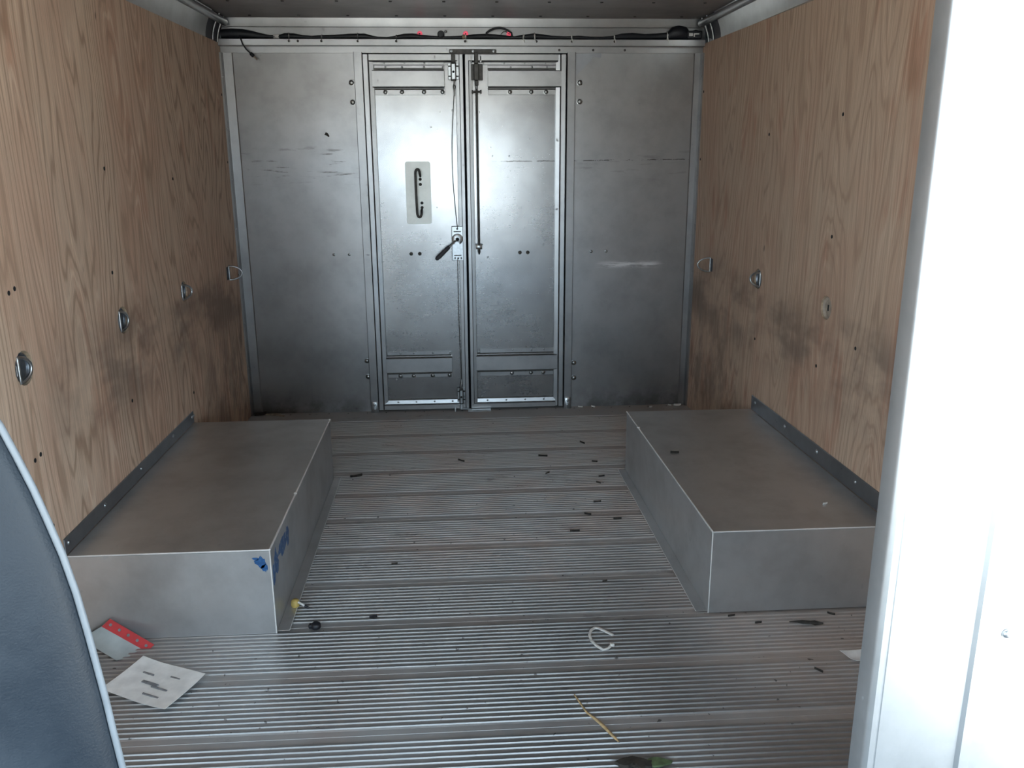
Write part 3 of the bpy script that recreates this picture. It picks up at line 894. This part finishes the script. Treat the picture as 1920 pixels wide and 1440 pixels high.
for x in ties:
    r = 0.009
    for (xa, ra), (xb, rb) in zip(path, path[1:]):
        if xa <= x <= xb:
            r = ra + (rb - ra) * (x - xa) / (xb - xa)
    r += 0.0016
    c = MB()
    sk_ = 0.006 if abs(x - .27) < .01 else 0.0
    c.tube([(x + sk_ * math.cos(a * PI / 6), .004 * math.sin(x * 9) + r * math.sin(a * PI / 6), r - 0.0016 + r * math.cos(a * PI / 6)) for a in range(12)], 0.0022, 6, True)
    c.box(x - .003, x + .003, -r - .003, -r + .002, r - .004, r + .004, .0006)
    c.tube([(x, -r - .001, r - .002), (x + .001, -.0235, -.003), (x + .005, -.0240, -.016)], [.002, .0022, .0015], 6)
    c.build('cable_tie', M['whiteplastic'] if x > -.1 else M['bolt'], hn)
MB().tube([(-1.018, -.012, .012), (-1.016, -.026, .004), (-1.006, -.030, -.026), (-.992, -.030, -.048), (-.972, -.029, -.068)], .0034, 8).build('pigtail', M['black'], hn)
MB().tube([(-.976, -.029, -.064), (-.973, -.029, -.067), (-.962, -.029, -.077), (-.960, -.029, -.079)], [.005, .008, .008, .004], 8).build('pigtail_plug', M['black'], hn)
MB().tube([(-.960, -.029, -.079), (-.947, -.028, -.093)], [.0045, .003], 8).build('pigtail_tip', M['wood'], hn)
MB().tube([(-.305, 0, .010), (-.27, .006, .016), (-.24, .012, .022), (-.215, .016, .026), (-.208, .018, .025)], .0016, 6).build('lamp_wire', M['bolt'], hn)
MB().tube([(.172, 0, .008), (.166, .004, .022), (.178, .008, .033), (.190, .012, .035), (.204, .018, .026)], .0016, 6).build('lamp_wire', M['darksteel'], hn)
for x, lb in ((-.208, 'red rimmed lamp grommet left of the round black plug'), (.004, 'red lamp grommet half hidden by tan tape above the door gap'),
              (.206, 'red rimmed lamp grommet beside the black cable loop')):
    g = thing('marker_lamp', lb, 'lamp', (x, -0.0005, 1.8175), 0, 'red marker lamps in the header')
    MB().tube([(0.0095 * math.cos(a * PI / 9), -.0035, 0.0105 * math.sin(a * PI / 9)) for a in range(18)], .0033, 8, True).build('lens_rim', M['redlens'], g)
    MB().lathe([(0, 0), (.0075, 0), (.0075, .002), (0, .0025)], (0, 0, 0), (0, -1, 0), 12).build('lamp_back', M['redlens'], g)
    MB().lathe([(0, 0), (.003, 0), (.003, .006), (0, .006)], (0, -.002, .001), (0, -1, 0), 8).build('wire_plug', M['rubber'], g)


# ------------------------------------------------------------------ wheel boxes
def wheel_box(name, xi0, xi1, xw0, xw1, yn, yf, h, s, label, fl_h, marks):
    """xi0/xi1: inner edge at the near and far ends, xw0/xw1 at the wall; s=-1 left, +1 right"""
    t = thing(name, label, 'wheel box', ((xi0 + xw0) / 2, (yn + yf) / 2, 0.003), 0, 'wheel boxes beside the side walls')
    ox, oy, oz = t.location
    def hexa(b0, z0, z1, mat, nm, parent=t):
        mb = MB()
        A = [mb.b.verts.new((x - ox, y - oy, z0 - oz)) for x, y in b0]
        B = [mb.b.verts.new((x - ox, y - oy, z1 - oz)) for x, y in b0]
        for i in range(4):
            mb.b.faces.new((A[i], A[(i + 1) % 4], B[(i + 1) % 4], B[i]))
        mb.b.faces.new(A)
        mb.b.faces.new(B)
        bmesh.ops.recalc_face_normals(mb.b, faces=mb.b.faces[:])
        bmesh.ops.bevel(mb.b, geom=mb.b.edges[:], offset=min(0.002, abs(z1 - z0) / 3), segments=1, affect='EDGES')
        return mb.build(nm, mat, parent)
    e = -s  # towards the middle of the bay
    th = 0.003
    # five folded sheets: top, inner side, near end, far end
    hexa([(xi0, yn), (xi1, yf), (xw1, yf), (xw0, yn)], h - th, h, M['box'], 'top_sheet')
    hexa([(xi0, yn + th), (xi1, yf - th), (xi1 - e * th, yf - th), (xi0 - e * th, yn + th)], 0.003, h - th, M['box'], 'side_sheet')
    hexa([(xi0, yn), (xi0, yn + th), (xw0, yn + th), (xw0, yn)], 0.003, h - th, M['box'], 'near_sheet')
    hexa([(xi1, yf - th), (xi1, yf), (xw1, yf), (xw1, yf - th)], 0.003, h - th, M['box'], 'far_sheet')
    E = lambda pts, r: MB().tube([(p[0] - ox, p[1] - oy, p[2] - oz) for p in pts], r, 8).build('worn_edge', M['edge'], t)
    E([(xi0, yn, h - .001), (xi0 + (xi1 - xi0) * .3, yn + (yf - yn) * .3, h - .001), (xi1, yf, h - .001)], .0031)
    E([(xi0, yn, h - .001), (xw0, yn, h - .001)], .0024)
    E([(xi0, yn, .004), (xi0, yn, h - .001)], .0022)
    # flange on the floor and on the wall
    hexa([(xi0 + e * .034, yn + .01), (xi1 + e * .030, yf), (xi1, yf), (xi0, yn + .01)], .0030, .0050, M['box'], 'floor_flange')
    E([(xi0 + e * .034, yn + .01, .0055), (xi1 + e * .030, yf, .0055)], .0012)
    wx = lambda y: (-1.1198 if s < 0 else 1.125 - 0.022 * y - .0002)
    hexa([(wx(yn), yn), (wx(yf), yf), (wx(yf) + e * .003, yf), (wx(yn) + e * .003, yn)], h, h + fl_h, M['flange'], 'wall_flange')
    first = None
    for yy in marks:
        p = (wx(yy) + e * .003 - ox, yy - oy, h + fl_h * .62 - oz)
        if first is None:
            first = MB().bolt((0, 0, 0), (e, 0, 0), .006, .004).build('screw', M['zinc'], t, loc=p)
        else:
            again(first, p)
    return t


WL = wheel_box('wheel_box', -.583, -.583, -1.1165, -1.1165, -2.114, -.940, .258, -1, 'grey sheet metal wheel box on the left with blue paint on its corner', .048,
               (-2.09, -1.84, -1.535, -1.20, -.965, -.945))
WR = wheel_box('wheel_box', .643, .624, 1.1665, 1.1415, -2.095, -.936, .258, 1, 'plain grey sheet metal wheel box along the right plywood wall', .060,
               (-2.08, -1.85, -1.57, -1.29, -.98))


def splat(cx, cz, rx, rz_, n, seed):
    r = random.Random(seed)
    return [(cx + rx * math.cos(2 * PI * i / n) * r.uniform(.45, 1.1), cz + rz_ * math.sin(2 * PI * i / n) * r.uniform(.45, 1.1)) for i in range(n)]


def off(o, pts):
    return pts


lx, ly, lz = WL.location
for cx, cz, rx, rz_, sd in ((-.608, .222, .018, .020, 3), (-.622, .232, .014, .006, 8), (-.600, .203, .010, .014, 5)):
    MB().prism([(a - lx, b - lz) for a, b in splat(cx, cz, rx, rz_, 11, sd)], 'y', -2.1146 - ly, -2.1130 - ly).build('paint_smear', M['bluepaint'], WL)
for cy, cz, ry, rz_, sd in ((-1.96, .200, .070, .034, 13), (-2.05, .190, .035, .045, 4), (-1.88, .195, .030, .036, 9), (-2.085, .165, .014, .045, 2)):
    MB().prism([(a - ly, b - lz) for a, b in splat(cy, cz, ry, rz_, 13, sd)], 'x', -.5838 - lx, -.5824 - lx).build('paint_smear', M['bluepaint'], WL)
for cx, cy, r in ((-.583, -.955, .007), (-.583, -.985, .006), (-.583, -1.72, .006)):
    MB().lathe([(0, -r * .5), (r, 0), (r * .7, r * .6), (0, r * .8)], (cx - lx, cy - ly, .258 - lz), (0, 0, 1), 8).build('weld_blob', M['edge'], WL)
MB().lathe([(0, -.004), (.007, 0), (.005, .004), (0, .005)], (.627 - WR.location.x, -1.15 - WR.location.y, .258 - WR.location.z), (0, 0, 1), 8).build('weld_blob', M['edge'], WR)

# ------------------------------------------------------------------ litter on the floor
FZ = 0.0030


def fleck(x, y, ln, wd, rz, z, mat, nm, label, cat, group=None, seed=1):
    r = random.Random(seed)
    t = MB()
    n = 5
    top, bot = [], []
    for i in range(n):
        u = -.5 + i / (n - 1)
        w = wd * (1 - (2 * u) ** 2 * .85) * r.uniform(.7, 1.2) / 2
        zz = .004 + .010 * abs(u) ** 1.5 * ln / .04 * .4
        top.append((t.b.verts.new((u * ln, -w, zz)), t.b.verts.new((u * ln, 0, zz + wd * .25)), t.b.verts.new((u * ln, w, zz))))
        bot.append(t.b.verts.new((u * ln, 0, 0.0)))
    for i in range(n - 1):
        a, b = top[i], top[i + 1]
        t.b.faces.new((a[0], b[0], b[1], a[1]))
        t.b.faces.new((a[1], b[1], b[2], a[2]))
        t.b.faces.new((a[2], b[2], bot[i + 1], bot[i]))
        t.b.faces.new((bot[i], bot[i + 1], b[0], a[0]))
    t.b.faces.new((top[0][0], top[0][1], top[0][2], bot[0]))
    t.b.faces.new((top[-1][0], bot[-1], top[-1][2], top[-1][1]))
    o = t.build(nm, mat)
    o.location = (x, y, z)
    o.rotation_euler = (0, 0, rz)
    return tag(o, label, cat, group)


LF = [(.297, -.747, .040, -.2, 'longer dark leaf fragment out in front of the right door'), (.494, -.585, .034, -1.0, 'dark leaf fragment farthest back, near the right box corner'),
      (.296, -.953, .026, .8, 'small dark leaf fragment behind the middle of the floor, nearer than the longest one'), (.512, -.831, .024, -.3, 'dark leaf bit just left of the end of right flange'),
      (.513, -1.006, .026, .2, 'blackish leaf crumb beside the far end of the right floor flange'), (.489, -1.075, .022, -.8, 'tiny dark leaf crumb among others by the right flange'),
      (.453, -1.268, .030, .1, 'thin dark leaf strip level with the middle of the right box'), (.400, -1.378, .026, -.4, 'dark leaf scrap lying on a plank joint near the right box'),
      (.501, -1.428, .030, .0, 'narrow dark leaf scrap close to the right floor flange'), (.333, -1.520, .034, .0, 'dark leaf scrap alone on smooth planks, right of floor centre'),
      (.377, -1.887, .016, .3, 'black crumb on the plank joint before the right box corner'), (-.060, -.779, .036, -.7, 'slim dark leaf fragment in front of the door gap'),
      (-.283, -1.723, .020, .2, 'dark crumb on the floor right of the left wheel box'), (-.493, -.928, .050, .35, 'dark curled scrap at the far end of left floor flange'),
      (.704, -2.118, .022, .2, 'dark crumb at the foot of right wheel box, near its corner'), (.993, -2.128, .022, -.6, 'dark crumb at the foot of right wheel box, beside the bulkhead edge'),
      (.768, -2.160, .020, .1, 'dark speck in front of the right wheel box beside the dry twig'), (.844, -2.397, .024, -.9, 'brown leaf sliver left of the white paper scrap')]
for i, (x, y, ln, rz, lb) in enumerate(LF):
    fleck(x, y, ln, ln * .38, rz, FZ if y > -2.5 else FZ, M['leaf'], 'leaf_fragment', lb, 'leaf', 'dark leaf fragments on the floor', 20 + i)
tw = [(.855, -2.166), (.875, -2.171), (.893, -2.169), (.912, -2.178), (.925, -2.176), (.945, -2.186)]
o = MB().tube([(x - .9, y + 2.178, .004 + .003 * (i % 2)) for i, (x, y) in enumerate(tw)], [.002, .004, .007, .006, .009, .003], 7, flat=.7).build('dry_twig', M['leaf'])
o.location = (.9, -2.178, FZ)
tag(o, 'dark crumpled dry twig in front of the right wheel box', 'twig')
o = MB().tube([(.0, .13, .003), (.02, .06, .003), (.045, .02, .003), (.07, -.035, .003), (.076, -.05, .003)], [.002, .003, .005, .004, .002], 7, flat=.5).build('straw_stalk', M['straw'])
o.location = (.205, -2.585, FZ)
tag(o, 'pale dry straw stalk lying across the floor ribs in front', 'straw')
c = thing('leaf_clump', 'dark leaf clump with a green leaf at the front edge of the floor', 'leaf', (.34, -2.705, FZ))
for q, (ax_, ay_, rx_, ry_) in enumerate(((-.035, .004, .034, .016), (-.015, -.012, .026, .018), (-.062, -.010, .020, .012))):
    MB().prism(splat(ax_, ay_, rx_, ry_, 11, 30 + q), 'z', .0 + .003 * q, .006 + .004 * q).build('dead_leaf', M['leaf'], c)
MB().prism(splat(.012, -.006, .035, .016, 10, 6), 'z', .003, .008).build('green_leaf', M['green'], c)
# plastic tie bent into a loop
tp = [(.335, -2.245), (.322, -2.262), (.308, -2.268), (.295, -2.250), (.283, -2.222), (.282, -2.195), (.290, -2.170), (.302, -2.158), (.312, -2.160), (.324, -2.172), (.336, -2.186), (.346, -2.198)]
o = MB().tube([(x - .315, y + 2.21, .0045) for x, y in tp], .0042, 6, flat=.8)
o.box(.015, .026, -.043, -.031, .001, .010, .001)
o = o.build('plastic_tie', M['whiteplastic'])
o.location = (.315, -2.21, FZ)
tag(o, 'white plastic tie bent into an open loop on the ribbed floor', 'cable tie')
# black plug
o = MB().lathe([(0, 0), (.013, 0), (.0145, .004), (.013, .012), (.009, .0155), (0, .015)], (0, 0, 0), (0, 0, 1), 14).box(-.020, -.008, -.007, .007, .0, .012, .002).build('rubber_plug', M['black'])
o.location = (-.478, -2.092, FZ)
tag(o, 'round black rubber plug on the floor before the left wheel box', 'plug')
fleck(-.322, -2.05, .022, .016, .2, FZ, M['black'], 'rubber_crumb', 'small black rubber crumb on ribs right of the rubber plug', 'crumb', None, 77)
b = thing('yellow_bung', 'yellow bung with a white stem beside the left wheel box', 'bung', (-.556, -1.972, .0052))
MB().lathe([(0, 0), (.011, 0), (.013, .005), (.012, .018), (.008, .022), (0, .022)], (0, 0, 0), (0, 0, 1), 12).build('bung', M['yellow'], b)
MB().tube([(.008, -.004, .016), (.030, -.016, .009)], .0035, 8).build('stem', M['whiteplastic'], b)
MB().tube([(.030, -.016, .009), (.042, -.020, .004)], [.0045, .003], 8).build('stem_tip', M['black'], b)


def sheet(pts, z0, curl, mat, nm, parent, th=.0009, n=6):
    """four-cornered sheet with a gentle curl"""
    mb = MB()
    P = [Vector((*p, 0)) for p in pts]
    def at(u, v):
        q = P[0].lerp(P[1], u).lerp(P[3].lerp(P[2], u), v)
        return Vector((q.x, q.y, z0 + curl * ((u - .5) ** 2 + (v - .5) ** 2) * 2 + .0012 * math.sin(7 * u + 3 * v)))
    T = [[mb.b.verts.new(at(i / n, j / n) + Vector((0, 0, th))) for i in range(n + 1)] for j in range(n + 1)]
    B = [[mb.b.verts.new(at(i / n, j / n)) for i in range(n + 1)] for j in range(n + 1)]
    for j in range(n):
        for i in range(n):
            mb.b.faces.new((T[j][i], T[j][i + 1], T[j + 1][i + 1], T[j + 1][i]))
            mb.b.faces.new((B[j][i], B[j + 1][i], B[j + 1][i + 1], B[j][i + 1]))
    for i in range(n):
        mb.b.faces.new((T[0][i], B[0][i], B[0][i + 1], T[0][i + 1]))
        mb.b.faces.new((T[n][i], T[n][i + 1], B[n][i + 1], B[n][i]))
        mb.b.faces.new((T[i][0], T[i + 1][0], B[i + 1][0], B[i][0]))
        mb.b.faces.new((T[i][n], B[i][n], B[i + 1][n], T[i + 1][n]))
    return mb.build(nm, mat, parent), at


# red-edged form leaning against the wheel box, folded printed sheet lying before it
def patch(P, mat, nm, parent, th=.0009, n=6, curl=0.0):
    """sheet between four 3D corners, sagging in the middle"""
    mb = MB()
    P = [Vector(p) for p in P]
    nn = (P[1] - P[0]).cross(P[3] - P[0]).normalized()
    def at(u, v):
        return P[0].lerp(P[1], u).lerp(P[3].lerp(P[2], u), v) + nn * curl * (1 - 4 * (u - .5) ** 2) * (1 - 4 * (v - .5) ** 2)
    T = [[mb.b.verts.new(at(i / n, j / n) + nn * th) for i in range(n + 1)] for j in range(n + 1)]
    B = [[mb.b.verts.new(at(i / n, j / n)) for i in range(n + 1)] for j in range(n + 1)]
    for j in range(n):
        for i in range(n):
            mb.b.faces.new((T[j][i], T[j][i + 1], T[j + 1][i + 1], T[j + 1][i]))
            mb.b.faces.new((B[j][i], B[j + 1][i], B[j + 1][i + 1], B[j][i + 1]))
    for i in range(n):
        mb.b.faces.new((T[0][i], B[0][i], B[0][i + 1], T[0][i + 1]))
        mb.b.faces.new((T[n][i], T[n][i + 1], B[n][i + 1], B[n][i]))
        mb.b.faces.new((T[i][0], T[i + 1][0], B[i + 1][0], B[i][0]))
        mb.b.faces.new((T[i][n], B[i][n], B[i + 1][n], T[i + 1][n]))
    return mb.build(nm, mat, parent)


fm = thing('paper_form', 'grey paper form with a punched red edge, leaning on the left wheel box', 'paper', (-1.0, -2.20, FZ))
ra, rb = Vector((-.024, .080, .068)), Vector((.098, .046, .004))       # ends of the red edge
la, lb_ = Vector((-.108, .076, .012)), Vector((.022, -.020, .0015))
dn = Vector((-.020, -.012, -.016))
patch([la, lb_, rb + dn * .9, ra + dn], M['paper2'], 'form_sheet', fm, curl=.004)
patch([ra + dn, rb + dn * .9, rb, ra], M['redprint'], 'red_edge', fm, n=4)
nrm = (rb - ra).cross(-dn).normalized()
if nrm.y > 0:
    nrm = -nrm
for i in range(5):
    u = .1 + .2 * i
    MB().lathe([(0, 0), (.0042, 0), (.0042, .0010), (0, .0012)], ra.lerp(rb, u) + dn * .45 + nrm * .0009, nrm, 8).build('punched_hole', M['ink'], fm)
ws = thing('paper_sheet', 'white printed paper sheet lying creased on the floor beside the seat', 'paper', (-.84, -2.34, FZ))
sheet([(-.125, -.02), (.062, -.115), (.118, .027), (-.068, .120)], .0040, .008, M['paper'], 'paper', ws)
pr = MB()
ang = math.radians(-27)
for (px, py, ln, wd) in ((-.03, .045, .035, .004), (.045, .020, .030, .004), (-.012, .002, .050, .008), (.018, -.022, .050, .0045), (.006, -.050, .050, .0045), (.060, .035, .028, .004)):
    mx = [(px + math.cos(ang) * a - math.sin(ang) * b_, py + math.sin(ang) * a + math.cos(ang) * b_) for a, b_ in ((-ln / 2, -wd / 2), (ln / 2, -wd / 2), (ln / 2, wd / 2), (-ln / 2, wd / 2))]
    pr.prism(mx, 'z', .0055, .0085)
pr.build('printed_lines', M['ink'], ws)
sc = thing('paper_scrap', 'small white paper scrap at the bulkhead edge on the right', 'paper', (.965, -2.345, FZ))
sheet([(-.034, .022), (-.010, -.028), (.055, -.022), (.050, .026)], .002, .006, M['paper'], 'paper', sc)
# litter along the foot of the back wall
o = MB().box(-.055, .055, -.0045, .0045, 0, .006, .001).build('wood_splint', M['wood'])
o.location, o.rotation_euler = (-1.00, -.035, .0016), (0, 0, -.35)
tag(o, 'longer pale wood splint on the floor behind the left wheel box', 'splint')
o = MB().box(-.045, .045, -.004, .004, 0, .005, .001).build('wood_splint', M['wood'])
o.location, o.rotation_euler = (-1.02, -.012, .0016), (0, 0, .12)
tag(o, 'shorter pale wood splint against the back wall, behind the longer splint', 'splint')
fleck(-1.075, -.022, .06, .045, .3, .0016, M['leaf'], 'leaf_wad', 'dark wad of dead leaves in the far left corner', 'leaf', None, 41)
for x, y, ln, lb in ((.565, -.020, .024, 'white foam crumb just right of the door frame foot'), (.632, -.018, .022, 'white foam crumb second right of the door frame foot'),
                     (.93, -.050, .018, 'pale foam crumb behind the right wheel box'), (1.035, -.025, .020, 'pale foam crumb left of the biggest one, far right corner'),
                     (1.075, -.030, .040, 'biggest pale foam crumb in the far right corner')):
    fleck(x, y, ln, ln * .7, random.uniform(-1, 1), .0016, M['whiteplastic'], 'foam_crumb', lb, 'crumb', 'pale crumbs at the foot of the back wall', int(x * 100))
fleck(1.035, -1.932, .016, .010, .2, .2584, M['whiteplastic'], 'paint_chip', 'pale chip lying on top of the right wheel box', 'crumb', None, 5)
fleck(.695, -1.448, .030, .016, -.1, .2584, M['leaf'], 'leaf_fragment', 'dark leaf bit lying on top of the right wheel box', 'leaf', 'dark leaf fragments on the floor', 6)

# ------------------------------------------------------------------ bulkhead and cab round the camera
XJ = 0.466
zt = 1.93
bk = MB()
prof = [(XJ, YB), (XJ, YB - .030), (XJ + .002, YB - .034), (XJ + .006, YB - .038), (XJ + .012, YB - .038), (XJ + .013, YB - .0368), (XJ + .015, YB - .0368), (XJ + .016, YB - .038), (XJ + .046, YB - .038),
        (XJ + .048, YB - .034), (XJ + .128, YB - .034), (XJ + .132, YB - .039), (XJ + .146, YB - .039), (XJ + .150, YB - .033), (XJ + .240, YB - .033), (XJ + .245, YB - .039), (XJ + .262, YB - .039),
        (XJ + .267, YB - .033), (1.27, YB - .033), (1.27, YB)]
bk.prism(prof, 'z', -.012, zt)
bk.box(-1.2, -1.06, YB - .036, YB, -.012, zt)
bk.box(-1.06, XJ, YB - .036, YB, 1.86, zt)
bk = bk.build('wall_front', M['bulk'])
tag(bk, 'pale ribbed metal bulkhead with open doorway in the right foreground', 'wall', kind='structure')
first = None
for z in (.69, .29, 1.09, 1.49):
    if first is None:
        first = MB().bolt((0, 0, 0), (0, -1, 0), .0055, .004).build('rivet', M['bulk'], bk, loc=(.640, YB - .033, z))
    else:
        again(first, (.640, YB - .033, z))
cb = MB()
# cab shell: side posts, sills, header, dash panel under the windscreen
for s in (-1, 1):
    a, b = (-1.2, -1.14) if s < 0 else (1.18, 1.24)
    cb.box(a, b, YB - .16, YB - .04, -.012, zt)
    cb.box(a, b, YF, -5.10, -.012, zt)
    cb.box(a, b, -5.10, YB - .16, 1.85, zt)
cb.box(-1.2, 1.24, YF - .08, YF, -.08, WS0)
cb.box(-1.2, 1.24, YF - .08, YF, WS1, zt)
cb.box(-1.2, -1.05, YF - .08, YF, WS0, WS1)
cb.box(1.09, 1.24, YF - .08, YF, WS0, WS1)
cb.box(-.03, .03, YF - .06, YF - .02, WS0, WS1)
cb = cb.build('wall_cab', M['trimdark'])
tag(cb, 'grey painted cab shell with open side doorways and windscreen opening', 'wall', kind='structure')
cr = MB().box(-1.26, 1.32, YF - .12, .16, zt, zt + .04).build('ceiling_cab', M['trimdark'])
tag(cr, 'grey painted roof slab over cab and cargo bay', 'ceiling', kind='structure')
gr = MB().box(-60, 60, -90, 30, -.95, -.90).build('ground', M['asphalt'])
tag(gr, 'pale concrete yard outside the truck', 'ground', kind='structure')

# ------------------------------------------------------------------ driver seat, its back edge in the left foreground
SX, SY = -.70, -3.50
st = thing('driver_seat', 'dark slate vinyl seat with pale piping in the left foreground', 'seat', (SX, SY - .12, 0.0))
ox, oy = SX, SY - .12
half = [(.281, .46), (.284, .58), (.283, .68), (.279, .726), (.276, .765), (.272, .805), (.268, .844), (.263, .885), (.256, .925), (.247, .962), (.239, .993), (.229, 1.025), (.219, 1.055), (.200, 1.095), (.165, 1.128),
        (.11, 1.145), (.04, 1.15)]
outline = half + [(-x, z) for x, z in half[::-1]]
n = len(outline)
mb = MB()
mb.ang = 65
layers = [(.080, .72), (.070, .80), (.030, .93), (.004, .992), (-.004, .992), (-.014, .96), (-.030, .88), (-.046, .72), (-.054, .45), (-.056, .15)]
rings = []
for dy, k in layers:
    rings.append([mb.b.verts.new((x * k, (SY + dy) - oy, .80 + (z - .80) * (k if k < .9 else (k + 1) / 2))) for x, z in outline])
for a, b in zip(rings, rings[1:]):
    for i in range(n):
        mb.b.faces.new((a[i], a[(i + 1) % n], b[(i + 1) % n], b[i]))
mb.b.faces.new(rings[0])
mb.b.faces.new(rings[-1])
back = mb.build('seat_back', M['vinyl'], st)
MB().tube([(x * 1.004, SY - oy, z if z < 1.1 else z + .003) for x, z in outline], .0035, 8).build('piping', M['piping'], back)
MB().box(-.27, .27, -.42, .10, .34, .47, .035).build('seat_cushion', M['vinyl'], st)
MB().box(-.20, .20, -.36, .04, .02, .34, .01).build('pedestal', M['darksteel'], st)
MB().box(-.24, .24, -.40, .08, .0, .02, .004).build('base_plate', M['darksteel'], st)
